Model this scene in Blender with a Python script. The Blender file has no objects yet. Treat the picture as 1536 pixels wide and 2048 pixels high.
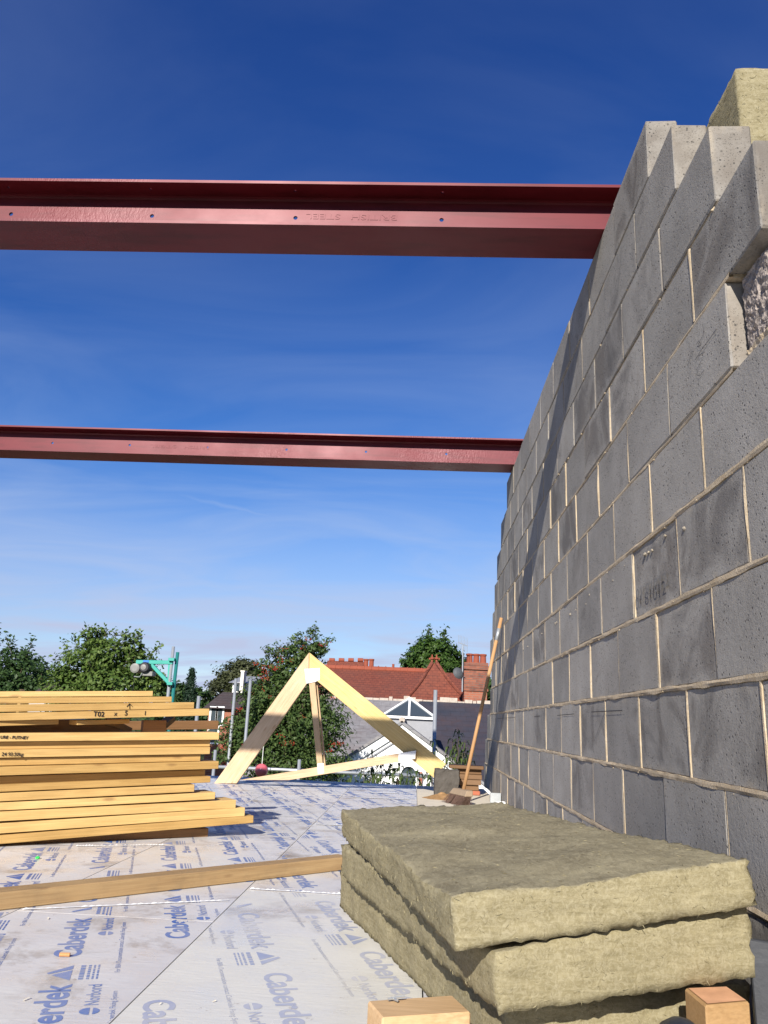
import bpy, bmesh, math, random
import numpy as np
from mathutils import Vector, Matrix, noise as mnoise

# ------------------------------------------------------------------ camera
S = bpy.context.scene
C = S.collection
FPX, PITCH, YAW, ROLL = 1557.0, 0.264423, 0.049868, 0.044673   # solved from the block coursing
XW, CAMZ = 0.683, 0.554                                        # wall face, eye height above deck
cp, sp, cy, sy = math.cos(PITCH), math.sin(PITCH), math.cos(YAW), math.sin(YAW)
FWD = Vector((-sy*cp, cy*cp, sp)); RGT = Vector((cy, sy, 0)); UPV = RGT.cross(FWD)
_c, _s = math.cos(ROLL), math.sin(ROLL)
RG2 = _c*RGT + _s*UPV; UP2 = -_s*RGT + _c*UPV
CAM = Vector((0, 0, CAMZ))
cam = bpy.data.cameras.new('camera'); camo = bpy.data.objects.new('camera', cam); C.objects.link(camo)
cam.sensor_fit = 'VERTICAL'; cam.sensor_height = 36; cam.lens = 36*FPX/2048
cam.clip_start = .05; cam.clip_end = 5000
M = Matrix((RG2, UP2, -FWD)).transposed().to_4x4(); M.translation = CAM
camo.matrix_world = M
S.camera = camo

# ------------------------------------------------------------------ light
SUN = Vector((0.195, 1.0, -0.525)).normalized()                 # direction the light travels
SUN_EL = math.asin(-SUN.z)
w = bpy.data.worlds.new('World'); S.world = w; w.use_nodes = True
wn, wl = w.node_tree.nodes, w.node_tree.links
wn.clear()
wout = wn.new('ShaderNodeOutputWorld'); bg = wn.new('ShaderNodeBackground'); bg.inputs[1].default_value = .065
sky = wn.new('ShaderNodeTexSky'); sky.sky_type = 'NISHITA'; sky.sun_disc = False
sky.sun_elevation = SUN_EL
sky.sun_rotation = math.atan2(-SUN.x, -SUN.y)
sky.altitude = 50; sky.air_density = 1.0; sky.dust_density = 0.0; sky.ozone_density = 10.0
def wnode(t, **k):
    n = wn.new(t)
    for a, v in k.items(): setattr(n, a, v)
    return n
def wmath(op, a, b=None):
    n = wnode('ShaderNodeMath', operation=op)
    for i, v in enumerate((a, b)):
        if v is None: continue
        if isinstance(v, (int, float)): n.inputs[i].default_value = v
        else: wl.new(v, n.inputs[i])
    return n.outputs[0]
# thin cirrus over the whole dome: noise on a flat cloud layer seen from below
tc = wnode('ShaderNodeTexCoord'); sep = wnode('ShaderNodeSeparateXYZ'); wl.new(tc.outputs['Generated'], sep.inputs[0])
zc = wmath('ADD', wmath('MAXIMUM', sep.outputs[2], 0.0), .12)
cmb = wnode('ShaderNodeCombineXYZ')
wl.new(wmath('DIVIDE', sep.outputs[0], zc), cmb.inputs[0]); wl.new(wmath('DIVIDE', sep.outputs[1], zc), cmb.inputs[1])
mp = wnode('ShaderNodeMapping'); wl.new(cmb.outputs[0], mp.inputs[0])
mp.inputs['Rotation'].default_value = (0, 0, .55); mp.inputs['Scale'].default_value = (.6, 1.25, 1)
n1 = wnode('ShaderNodeTexNoise'); wl.new(mp.outputs[0], n1.inputs['Vector'])
n1.inputs['Scale'].default_value = 1.7; n1.inputs['Detail'].default_value = 7; n1.inputs['Roughness'].default_value = .52; n1.inputs['Distortion'].default_value = .8
rp = wnode('ShaderNodeValToRGB'); wl.new(n1.outputs[0], rp.inputs[0])
rp.color_ramp.elements[0].position = .38; rp.color_ramp.elements[0].color = (0, 0, 0, 1)
rp.color_ramp.elements[1].position = .74; rp.color_ramp.elements[1].color = (.33, .33, .33, 1)
# one thinning vapour trail low in the sky
def trail_from(a, b):
    da = (FWD + RG2*(a[0]-768)/FPX - UP2*(a[1]-1024)/FPX).normalized(); db = (FWD + RG2*(b[0]-768)/FPX - UP2*(b[1]-1024)/FPX).normalized()
    return da, db
ta, tb = trail_from((360, 990), (660, 1062)); tn = ta.cross(tb).normalized(); tm = (ta+tb).normalized()
vd = wnode('ShaderNodeVectorMath', operation='DOT_PRODUCT'); wl.new(tc.outputs['Generated'], vd.inputs[0]); vd.inputs[1].default_value = tn
vm = wnode('ShaderNodeVectorMath', operation='DOT_PRODUCT'); wl.new(tc.outputs['Generated'], vm.inputs[0]); vm.inputs[1].default_value = tm
n2 = wnode('ShaderNodeTexNoise'); wl.new(tc.outputs['Generated'], n2.inputs['Vector']); n2.inputs['Scale'].default_value = 22; n2.inputs['Detail'].default_value = 4
wob = wmath('MULTIPLY', wmath('SUBTRACT', n2.outputs[0], .5), .012)
dist = wmath('ABSOLUTE', wmath('ADD', vd.outputs['Value'], wob))
tr = wmath('MAXIMUM', wmath('SUBTRACT', 1.0, wmath('DIVIDE', dist, .004)), 0.0)
al = wmath('MAXIMUM', wmath('SUBTRACT', 1.0, wmath('DIVIDE', wmath('SUBTRACT', 1.0, vm.outputs['Value']), .006)), 0.0)
trail = wmath('MULTIPLY', wmath('MULTIPLY', tr, al), .22)
haze_f = wmath('MINIMUM', wmath('MULTIPLY', wmath('POWER', wmath('MAXIMUM', wmath('SUBTRACT', 1.0, wmath('DIVIDE', wmath('MAXIMUM', sep.outputs[2], 0.0), .33)), 0.0), 1.5), 1.1), .5)
cf = wmath('MAXIMUM', wmath('MULTIPLY', rp.outputs[0], wmath('POWER', wmath('DIVIDE', .40, zc), 2.0)), trail)
sp3 = wnode('ShaderNodeSeparateColor'); wl.new(sky.outputs[0], sp3.inputs[0]); gs = wnode('ShaderNodeCombineColor')   # the camera's rendering of the clear blue
for i, (g_, k_) in enumerate(((1.5, 1.0), (1.35, .83), (1.06, 1.16))): wl.new(wmath('MULTIPLY', wmath('POWER', sp3.outputs[i], g_), k_), gs.inputs[i])
mx = wnode('ShaderNodeMixRGB', blend_type='MIX'); wl.new(cf, mx.inputs[0]); wl.new(gs.outputs[0], mx.inputs[1]); mx.inputs[2].default_value = (4.7, 5.8, 8.0, 1)
mh = wnode('ShaderNodeMixRGB', blend_type='MIX'); wl.new(haze_f, mh.inputs[0]); wl.new(mx.outputs[0], mh.inputs[1]); mh.inputs[2].default_value = (5.2, 5.5, 7.4, 1)
wl.new(mh.outputs[0], bg.inputs[0]); wl.new(bg.outputs[0], wout.inputs[0])

sl = bpy.data.lights.new('sun', 'SUN'); sl.energy = 5.0; sl.angle = math.radians(.55); sl.color = (1, .945, .86)
so = bpy.data.objects.new('sun', sl); C.objects.link(so); so.rotation_euler = SUN.to_track_quat('-Z', 'Y').to_euler(); so.location = (-4, -12, 12)
S.view_settings.view_transform = 'Standard'; S.view_settings.look = 'None'; S.view_settings.gamma = 1
S.view_settings.exposure = 0.68; S.view_settings.use_curve_mapping = False
S.render.engine = 'CYCLES'
S.cycles.max_bounces = 6; S.cycles.use_denoising = True

rnd = random.Random(7)
# ------------------------------------------------------------------ helpers
def ray(px, py): return FWD + RG2*((px-768)/FPX) - UP2*((py-1024)/FPX)
def at(px, py, Y):
    d = ray(px, py); return CAM + d*(Y/d.y)
def onfloor(px, py, z=0.0):
    d = ray(px, py); return CAM + d*((z-CAMZ)/d.z)
def onwall(px, py, x=XW):
    d = ray(px, py); return CAM + d*(x/d.x)

def tag(o, label=None, cat=None, group=None, kind=None):
    if label: o['label'] = label
    if cat: o['category'] = cat
    if group: o['group'] = group
    if kind: o['kind'] = kind
    return o
def empty(name, loc=(0, 0, 0)):
    o = bpy.data.objects.new(name, None); C.objects.link(o); o.location = loc; o.empty_display_size = .1
    return o
def link(name, me, parent=None, mw=None):
    o = bpy.data.objects.new(name, me); C.objects.link(o)
    if parent is not None:
        o.parent = parent; o.matrix_parent_inverse = pw(parent).inverted()
    if mw is not None: o.matrix_basis = mw
    return o
def pw(p):
    m = p.matrix_basis.copy()
    return (pw(p.parent) @ p.matrix_parent_inverse @ m) if p.parent else m
def mesh(name, V, F, mat=None, parent=None, smooth=False, mw=None):
    me = bpy.data.meshes.new(name); me.from_pydata([tuple(v) for v in V], [], F); me.update()
    if mat: me.materials.append(mat)
    if smooth: me.polygons.foreach_set('use_smooth', [True]*len(me.polygons))
    return link(name, me, parent, mw)
# vertices are given in world metres; the parent inverse undoes the parent's own place
BOXF = [(0, 3, 2, 1), (4, 5, 6, 7), (0, 1, 5, 4), (1, 2, 6, 5), (2, 3, 7, 6), (3, 0, 4, 7)]
def boxv(x0, x1, y0, y1, z0, z1):
    return [(x0, y0, z0), (x1, y0, z0), (x1, y1, z0), (x0, y1, z0), (x0, y0, z1), (x1, y0, z1), (x1, y1, z1), (x0, y1, z1)]
class MB:
    def __init__(s): s.V = []; s.F = []
    def add(s, V, F):
        o = len(s.V); s.V += [tuple(v) for v in V]; s.F += [tuple(i+o for i in f) for f in F]; return s
    def box(s, *a): return s.add(boxv(*a), BOXF)
    def hexa(s, V): return s.add(V, BOXF)
    def bar(s, a, b, wd, ht, up=(0, 0, 1)):
        a, b = Vector(a), Vector(b); d = (b-a).normalized(); up = Vector(up); sd = d.cross(up).normalized(); u = sd.cross(d)
        q = [a-sd*wd/2-u*ht/2, a+sd*wd/2-u*ht/2, b+sd*wd/2-u*ht/2, b-sd*wd/2-u*ht/2]
        return s.hexa(q+[p+u*ht for p in q])
    def tube(s, pts, r, n=10, cap=True):
        pts = [Vector(p) for p in pts]; rr = r if isinstance(r, (list, tuple)) else [r]*len(pts); V = []; F = []
        for i, p in enumerate(pts):
            d = (pts[min(i+1, len(pts)-1)]-pts[max(i-1, 0)]).normalized()
            a = d.orthogonal().normalized(); b = d.cross(a)
            for k in range(n):
                t = 2*math.pi*k/n; V.append(p+(a*math.cos(t)+b*math.sin(t))*rr[i])
        for i in range(len(pts)-1):
            for k in range(n): F.append((i*n+k, i*n+(k+1) % n, (i+1)*n+(k+1) % n, (i+1)*n+k))
        if cap: F.append(tuple(range(n))[::-1]); F.append(tuple((len(pts)-1)*n+k for k in range(n)))
        return s.add(V, F)
    def lathe(s, c, prof, n=14, ax=(0, 0, 1)):
        c = Vector(c); ax = Vector(ax).normalized(); a = ax.orthogonal().normalized(); b = ax.cross(a); V = []; F = []
        for (r, h) in prof:
            for k in range(n):
                t = 2*math.pi*k/n; V.append(c+ax*h+(a*math.cos(t)+b*math.sin(t))*r)
        for i in range(len(prof)-1):
            for k in range(n): F.append((i*n+k, i*n+(k+1) % n, (i+1)*n+(k+1) % n, (i+1)*n+k))
        F.append(tuple(range(n))[::-1]); F.append(tuple((len(prof)-1)*n+k for k in range(n)))
        return s.add(V, F)
    def prism(s, poly, d):
        """poly: list of 3D points, extruded by vector d"""
        n = len(poly); d = Vector(d); V = [Vector(p) for p in poly]; V += [p+d for p in V]
        F = [tuple(range(n)), tuple(range(2*n-1, n-1, -1))]+[(i, i+n, (i+1) % n+n, (i+1) % n) for i in range(n)]
        return s.add(V, F)
    def build(s, name, mat, parent=None, smooth=False, bevel=0, fix=True):
        o = mesh(name, s.V, s.F, mat, parent, smooth)
        if fix or bevel:
            bm = bmesh.new(); bm.from_mesh(o.data)
            if bevel: bmesh.ops.bevel(bm, geom=bm.edges[:], offset=bevel, segments=1, affect='EDGES')
            bmesh.ops.recalc_face_normals(bm, faces=bm.faces[:]); bm.to_mesh(o.data); bm.free()
        return o
def ngrid(nx, ny): return [(i*(ny+1)+j, (i+1)*(ny+1)+j, (i+1)*(ny+1)+j+1, i*(ny+1)+j+1) for i in range(nx) for j in range(ny)]

# ------------------------------------------------------------------ materials
class NT:
    def __init__(s, name, rough=.8, spec=.3):
        s.m = bpy.data.materials.new(name); s.m.use_nodes = True; t = s.m.node_tree; s.n, s.l = t.nodes, t.links
        s.b = s.n['Principled BSDF']; s.b.inputs['Roughness'].default_value = rough; s.b.inputs['Specular IOR Level'].default_value = spec
        s._co = None
    def node(s, t, ins=None, **k):
        n = s.n.new(t)
        for a, v in k.items(): setattr(n, a, v)
        for a, v in (ins or {}).items():
            s.set(n.inputs[a], v)
        return n
    def set(s, inp, v):
        if isinstance(v, bpy.types.NodeSocket): s.l.new(v, inp)
        else:
            if isinstance(v, tuple) and len(v) == 3 and inp.type == 'RGBA': v = v+(1,)
            inp.default_value = v
    def co(s, kind='Object', scale=(1, 1, 1), rand=True):
        t = s.node('ShaderNodeTexCoord'); v = t.outputs[kind]
        if rand:
            oi = s.node('ShaderNodeObjectInfo'); r = s.math('MULTIPLY', oi.outputs['Random'], 37.0)
            v = s.node('ShaderNodeVectorMath', {0: v, 1: r}, operation='ADD').outputs[0]
        if scale != (1, 1, 1): v = s.node('ShaderNodeVectorMath', {0: v, 1: scale}, operation='MULTIPLY').outputs[0]
        return v
    def math(s, op, a, b=None, clamp=False):
        n = s.node('ShaderNodeMath', operation=op, use_clamp=clamp); s.set(n.inputs[0], a)
        if b is not None: s.set(n.inputs[1], b)
        return n.outputs[0]
    def noise(s, v, scale, detail=4, rough=.55, dist=0):
        return s.node('ShaderNodeTexNoise', {'Vector': v, 'Scale': scale, 'Detail': detail, 'Roughness': rough, 'Distortion': dist}).outputs[0]
    def vor(s, v, scale, feature='F1'):
        return s.node('ShaderNodeTexVoronoi', {'Vector': v, 'Scale': scale}, feature=feature).outputs['Distance']
    def ramp(s, f, lo, hi, a=0.0, b=1.0):
        return s.node('ShaderNodeMapRange', {0: f, 1: lo, 2: hi, 3: a, 4: b}).outputs[0]
    def mix(s, f, a, b, mode='MIX'):
        n = s.node('ShaderNodeMixRGB', blend_type=mode); s.set(n.inputs[0], f); s.set(n.inputs[1], a); s.set(n.inputs[2], b); return n.outputs[0]
    def col(s, c): s.set(s.b.inputs['Base Color'], c)
    def bump(s, h, strength=.3, dist=.01):
        n = s.node('ShaderNodeBump', {'Height': h, 'Strength': strength, 'Distance': dist}); s.l.new(n.outputs[0], s.b.inputs['Normal'])
    def rnd(s): return s.node('ShaderNodeObjectInfo').outputs['Random']

def simple(name, c, rough=.8, spec=.3, var=.15, scale=8, bump=0, bscale=60, metallic=0):
    m = NT(name, rough, spec); co = m.co()
    f = m.noise(co, scale, 5)
    a = tuple(x*(1-var) for x in c); b = tuple(min(1, x*(1+var)) for x in c)
    m.col(m.mix(f, a, b))
    if bump: m.bump(m.noise(co, bscale, 4), bump, .004)
    m.b.inputs['Metallic'].default_value = metallic
    return m.m

def block_mat():
    m = NT('concrete_block', .92, .2); co = m.co(); t = m.node('ShaderNodeTexCoord'); r = m.rnd()
    big = m.noise(co, 5, 4); base = m.mix(m.ramp(big, .3, .7), (.225, .208, .180), (.325, .303, .266))
    speck = m.noise(co, 140, 3, .7); base = m.mix(m.ramp(speck, .35, .7, 0, .35), base, (.42, .40, .37))
    # damp core: block dries from its arrises inward
    g = m.node('ShaderNodeSeparateXYZ'); m.l.new(t.outputs['Generated'], g.inputs[0])
    def edge(o): return m.math('MINIMUM', o, m.math('SUBTRACT', 1.0, o))
    e = m.math('MINIMUM', m.math('MULTIPLY', edge(g.outputs[1]), 2.0), edge(g.outputs[2]))
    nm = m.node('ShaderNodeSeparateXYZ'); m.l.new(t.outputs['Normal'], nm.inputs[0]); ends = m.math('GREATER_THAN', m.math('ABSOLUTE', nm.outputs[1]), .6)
    e_end = m.math('MINIMUM', edge(g.outputs[0]), edge(g.outputs[2])); e = m.math('ADD', m.math('MULTIPLY', e, m.math('SUBTRACT', 1.0, ends)), m.math('MULTIPLY', e_end, ends)); e2 = m.math('MINIMUM', e, .16)
    damp = m.math('ADD', e2, m.math('MULTIPLY', m.math('SUBTRACT', m.noise(co, 4.2, 6, .62, 1.1), .5), 1.5))
    thr = m.ramp(r, 0, 1, -.05, .75)
    dm = m.node('ShaderNodeMapRange', {0: damp, 1: thr, 2: m.math('ADD', thr, .26), 3: 0.0, 4: .66}).outputs[0]
    warm = m.mix(m.ramp(m.noise(co, 3.3, 2), .4, .65), (.105, .096, .088), (.135, .115, .095))
    base = m.mix(dm, base, warm)
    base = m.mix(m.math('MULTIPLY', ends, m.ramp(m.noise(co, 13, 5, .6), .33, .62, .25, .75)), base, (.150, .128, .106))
    base = m.mix(1.0, base, m.mix(m.math('FRACT', m.math('MULTIPLY', r, 7.3)), (.86, .86, .865), (1.12, 1.11, 1.10)), 'MULTIPLY')
    sm = m.math('MULTIPLY', m.ramp(e, .02, .14, 1, 0), m.ramp(m.noise(co, 11, 5, .65), .50, .68, 0, .5)); base = m.mix(sm, base, (.44, .37, .27))
    pit = m.vor(co, 70); gate = m.noise(co, 9, 3)
    pm = m.math('MULTIPLY', m.ramp(pit, .13, .23, 1, 0), m.ramp(gate, .38, .52))
    pit2 = m.vor(co, 170); pm2 = m.math('MULTIPLY', m.ramp(pit2, .14, .24, 1, 0), m.ramp(gate, .34, .5))
    pa = m.math('MAXIMUM', pm, m.math('MULTIPLY', pm2, .8))
    base = m.mix(m.math('MULTIPLY', pa, .85), base, (.045, .043, .042)); m.col(base)
    h = m.math('SUBTRACT', m.math('ADD', m.math('MULTIPLY', m.noise(co, 240, 3, .6), .55), m.math('MULTIPLY', m.noise(co, 45, 4, .65), .9)), pa); m.bump(h, .5, .0028)
    return m.m
M_BLOCK = block_mat()
def mortar_mat():
    m = NT('mortar', .95, .1); co = m.co(); f = m.noise(co, 14, 5, .65)
    c = m.mix(m.ramp(f, .3, .7), (.40, .315, .205), (.54, .45, .325)); c = m.mix(m.ramp(m.noise(co, 90, 3), .45, .8, 0, .5), c, (.30, .20, .11))
    m.col(c); m.bump(m.noise(co, 180, 4, .7), .6, .004); return m.m
M_MORTAR = mortar_mat()
def wood_mat(name, c1, c2, knot=(.16, .07, .03), kn=.5, dirt=0):
    m = NT(name, .7, .25); co = m.co()
    st = m.node('ShaderNodeVectorMath', {0: co, 1: (1.2, 26, 26)}, operation='MULTIPLY').outputs[0]
    g = m.noise(st, 2.2, 6, .6, 1.2); c = m.mix(m.ramp(g, .28, .72), c1, c2)
    fine = m.node('ShaderNodeVectorMath', {0: co, 1: (6, 240, 240)}, operation='MULTIPLY').outputs[0]
    c = m.mix(m.ramp(m.noise(fine, 1, 3), .4, .8, 0, .55), c, tuple(x*.6 for x in c1))
    blot = m.noise(co, 3.2, 3); c = m.mix(m.ramp(blot, .45, .75, 0, .45), c, tuple(min(1, x*1.22) for x in c2))
    kc = m.node('ShaderNodeVectorMath', {0: co, 1: (3.2, 11, 11)}, operation='MULTIPLY').outputs[0]
    k = m.vor(kc, 1.5); c = m.mix(m.ramp(k, .06, .17, kn, 0), c, knot)
    c = m.mix(1, c, m.mix(m.rnd(), (.76, .70, .60), (1.14, 1.16, 1.20)), 'MULTIPLY')
    if dirt:
        d = m.noise(co, 9, 5, .65); c = m.mix(m.ramp(d, .5, .75, 0, dirt), c, (.09, .07, .05))
    m.col(c); m.bump(g, .12, .002); return m.m
M_YEL = wood_mat('yellow_pine', (.46, .28, .096), (.59, .40, .160))
M_PINE = wood_mat('pale_pine', (.42, .285, .160), (.54, .395, .250), (.30, .16, .07), .7)
M_TREAT = wood_mat('treated_timber', (.27, .165, .075), (.36, .24, .115), (.09, .04, .02), .9, .3)
M_OFF = wood_mat('offcut_timber', (.43, .27, .13), (.53, .36, .195), (.30, .13, .06), .6)
M_END = simple('offcut_end', (.55, .30, .17), .85, .15, .35, 30)
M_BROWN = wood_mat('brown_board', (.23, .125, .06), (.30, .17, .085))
M_HANDLE = wood_mat('broom_handle', (.47, .27, .13), (.55, .34, .18), kn=0)
M_INK = simple('marker_ink', (.012, .010, .012), .6)

def wool_mat():
    m = NT('mineral_wool', 1.0, .05); co = m.co()
    st = m.node('ShaderNodeVectorMath', {0: co, 1: (7, 7, 40)}, operation='MULTIPLY').outputs[0]
    a = m.noise(st, 2.4, 6, .68, .8); c = m.mix(m.ramp(a, .3, .7), (.165, .139, .076), (.285, .246, .146))
    b = m.noise(co, 95, 4, .75, 1.5); c = m.mix(m.ramp(b, .42, .72, 0, .6), c, (.39, .35, .24))
    d = m.noise(co, 55, 4, .7); c = m.mix(m.ramp(d, .6, .8, 0, .55), c, (.12, .092, .045))
    m.col(c); h = m.math('ADD', m.noise(co, 48, 6, .75, 1.2), m.math('MULTIPLY', a, .7)); m.bump(h, .42, .007); return m.m
M_WOOL = wool_mat()
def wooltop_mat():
    m = NT('mineral_wool_top', 1.0, .05); co = m.co(); a = m.noise(co, 7, 6, .65, .6); st = m.node('ShaderNodeVectorMath', {0: co, 1: (60, 22, 40)}, operation='MULTIPLY').outputs[0]
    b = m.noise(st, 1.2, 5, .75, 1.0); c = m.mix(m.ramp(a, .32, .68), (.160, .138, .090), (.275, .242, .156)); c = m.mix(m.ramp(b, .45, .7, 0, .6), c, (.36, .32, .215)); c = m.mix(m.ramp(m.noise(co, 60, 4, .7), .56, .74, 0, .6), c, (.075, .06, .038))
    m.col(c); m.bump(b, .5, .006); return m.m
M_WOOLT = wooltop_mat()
def steel_mat():
    m = NT('red_oxide_steel', .36, .42); m.b.inputs['Specular Tint'].default_value = (1, .66, .70, 1); co = m.co(rand=False); f = m.noise(co, 2.2, 5, .6)
    st = m.node('ShaderNodeVectorMath', {0: co, 1: (2, 9, 16)}, operation='MULTIPLY').outputs[0]
    c = m.mix(m.ramp(m.noise(st, 1.6, 6, .65), .46, .70), (.105, .0100, .0135), (.060, .0055, .0070)); m.col(c)
    m.set(m.b.inputs['Roughness'], m.ramp(f, .3, .7, .38, .50))
    gate = m.ramp(m.noise(m.node('ShaderNodeVectorMath', {0: co, 1: (1, .1, .1)}, operation='MULTIPLY').outputs[0], 1.5, 2), .55, .68)
    h = m.math('MULTIPLY', m.noise(m.node('ShaderNodeVectorMath', {0: co, 1: (60, 60, 26)}, operation='MULTIPLY').outputs[0], 1, 4, .6, 1.6), gate)
    m.bump(h, .5, .004); return m.m
M_STEEL = steel_mat()
def film_mat(name='printed_deck_film', dusty=0):
    m = NT(name, .42, .45); co = m.co(rand=True)
    f = m.noise(co, 2.1, 6, .6); c = m.mix(m.ramp(f, .35, .7), (.53, .515, .51), (.615, .60, .59))
    st = m.noise(co, 4.5, 6, .7, .4); c = m.mix(m.ramp(st, .52, .70, 0, .8), c, (.22, .17, .125))
    dst = m.noise(co, 1.3, 5, .55); c = m.mix(m.ramp(dst, .50-.14*dusty, .66-.14*dusty, 0, .65+.3*dusty), c, (.62, .605, .555))
    sp = m.noise(co, 26, 4, .7); c = m.mix(m.ramp(sp, .66, .74, 0, .7), c, (.24, .17, .11))
    m.col(c); m.set(m.b.inputs['Roughness'], m.ramp(m.noise(co, 7, 4), .35, .65, .25, .6))
    wr = m.node('ShaderNodeVectorMath', {0: co, 1: (3, 16, 1)}, operation='MULTIPLY').outputs[0]
    m.bump(m.math('ADD', m.noise(wr, 2.5, 5, .65, 1.5), m.math('MULTIPLY', m.noise(co, 60, 3), .25)), .25, .004); return m.m
M_FILM = film_mat()
M_FILMD = film_mat('dust_washed_film', 1)
def ink_mat(name, fade):
    m = NT(name, .45, .4); co = m.co(rand=False); f = m.noise(co, 3.5, 5, .65)
    g = m.noise(co, 30, 4, .7)
    c = m.mix(m.ramp(f, .38, .66, fade, min(1, fade+.5)), (.035, .115, .38), (.54, .53, .53))
    c = m.mix(m.ramp(g, .55, .75, 0, .35), c, (.30, .31, .38)); m.col(c); return m.m
M_BLUE = ink_mat('blue_print', .0); M_BLUEF = ink_mat('blue_print_dusty', .52)
M_DARK = simple('shadow_gap', (.03, .028, .026), .95)
M_GALV = simple('galvanised', (.42, .44, .45), .42, .5, .2, 14, metallic=.55)
M_TEAL = simple('teal_paint', (.03, .30, .24), .45, .4, .12, 6)
M_TEALD = simple('dark_teal_paint', (.015, .14, .13), .5, .4, .12, 6)
M_GREYP = simple('motor_grey', (.20, .195, .18), .5, .4, .25, 20)
M_BLACK = simple('black_rubber', (.02, .02, .025), .55, .4)
M_NAVY = simple('navy_boot', (.016, .020, .032), .45, .5, .6, 40, .5, 50)
M_WHITE = simple('white_paint', (.78, .78, .76), .6, .3, .05)
M_RENDER = simple('white_render', (.80, .79, .76), .85, .2, .05, 3)
M_PLATEW = simple('bright_plate', (.68, .69, .70), .35, .5, .06, 5)
M_PINK = simple('pink_plastic', (.60, .12, .14), .4, .45, .1)
M_SAND = simple('sand_sawdust', (.30, .18, .085), 1, .05, .45, 40, .8, 90)
M_ROUGH = None
def rough_mat():
    m = NT('broken_aggregate', .95, .15); co = m.co(); v = m.vor(co, 75); n = m.noise(co, 60, 5, .75)
    c = m.mix(m.ramp(n, .35, .65), (.19, .165, .145), (.46, .39, .34)); c = m.mix(m.ramp(v, .1, .25, .8, 0), c, (.05, .045, .045))
    m.col(c); m.bump(m.math('ADD', n, v), 1, .01); return m.m
M_ROUGH = rough_mat()
M_SLATEPL = simple('dark_plate', (.035, .037, .042), .5, .4, .3, 25, .3)
M_BRISTLE = simple('bristle', (.16, .10, .075), .9, .1, .4, 60)
M_DUSTWOOD = simple('dusty_broom_head', (.27, .20, .135), .85, .2, .2, 20)
M_PLYGREY = simple('grey_board', (.17, .155, .145), .8, .2, .15, 10)
M_PAVE = simple('grey_concrete', (.085, .076, .066), .95, .15, .35, 30, .8, 80)
M_SLIP = simple('brick_slip', (.36, .12, .07), .9, .2, .2, 20)
M_TILEB = wood_mat('roof_batten_offcuts', (.15, .088, .048), (.22, .13, .07))
M_PALEB = simple('pale_chipboard', (.60, .54, .43), .8, .25, .15, 12)
M_CHIP = simple('wood_chip', (.50, .25, .10), .8)
M_GREEN = simple('green_plastic', (.04, .60, .10), .5)

# ------------------------------------------------------------------ text
_tc = {}
def text_mesh(body, size, bold=0.0, squash=1.0, extr=0.0):
    k = (body, size, bold, squash, extr)
    if k in _tc: return _tc[k]
    cu = bpy.data.curves.new('lettering', 'FONT'); cu.body = body; cu.size = size; cu.offset = bold; cu.extrude = extr; cu.resolution_u = 4
    o = bpy.data.objects.new('lettering', cu); C.objects.link(o)
    dg = bpy.context.evaluated_depsgraph_get(); me = bpy.data.meshes.new_from_object(o.evaluated_get(dg))
    C.objects.unlink(o); bpy.data.objects.remove(o); bpy.data.curves.remove(cu)
    V = [(v.co.x*squash, v.co.y, v.co.z) for v in me.vertices]; F = [tuple(p.vertices) for p in me.polygons]
    _tc[k] = (V, F, max(v[0] for v in V) if V else 0); return _tc[k]

# ================================================================== SETTING
ground = mesh('ground', [(-2500, -300, -6.2), (2500, -300, -6.2), (2500, 4500, -6.2), (-2500, 4500, -6.2)], [(0, 1, 2, 3)],
              simple('garden_ground', (.07, .085, .035), 1, .05, .4, .05)); tag(ground, kind='structure')
# ---- deck: 600 mm boards, film faced, with blue print
deck = mesh('deck', boxv(-5.4, .68, -1.2, 7.72, -.26, -.030), BOXF, M_DARK); tag(deck, kind='structure')
edges_x = [-5.13, -4.555, -3.98, -3.405, -2.83, -2.255, -1.68, -1.105, -.542, .035, .662]
cuts = {-1.105: [2.37, 4.77, 7.17], -.542: [2.806, 5.21], .035: [2.806, 5.9], -1.68: [1.1, 3.5, 5.9], -2.255: [2.3, 4.7, 7.1], -2.83: [1.1, 3.5, 5.9]}
boards = []
for i in range(len(edges_x)-1):
    x0, x1 = edges_x[i]+.0016, edges_x[i+1]-.0016
    ys = [-1.15]+cuts.get(edges_x[i], [2.0, 4.4, 6.8])+[7.74]
    for a, b in zip(ys[:-1], ys[1:]):
        me = bpy.data.meshes.new('board'); cx, cyy = (x0+x1)/2, (a+b)/2
        V = boxv(x0-cx, x1-cx, a+.0014-cyy, b-.0014-cyy, -.028, 0); me.from_pydata(V, [], BOXF); me.update()
        pale = (edges_x[i] == .035 and a > 5)
        me.materials.append(M_PALEB if pale else (M_FILMD if (edges_x[i] == -.542 and b < 3) else M_FILM))
        o = link('board', me, deck, Matrix.Translation((cx, cyy, 0)))
        boards.append((x0, x1, a, b, o, pale))
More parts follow.
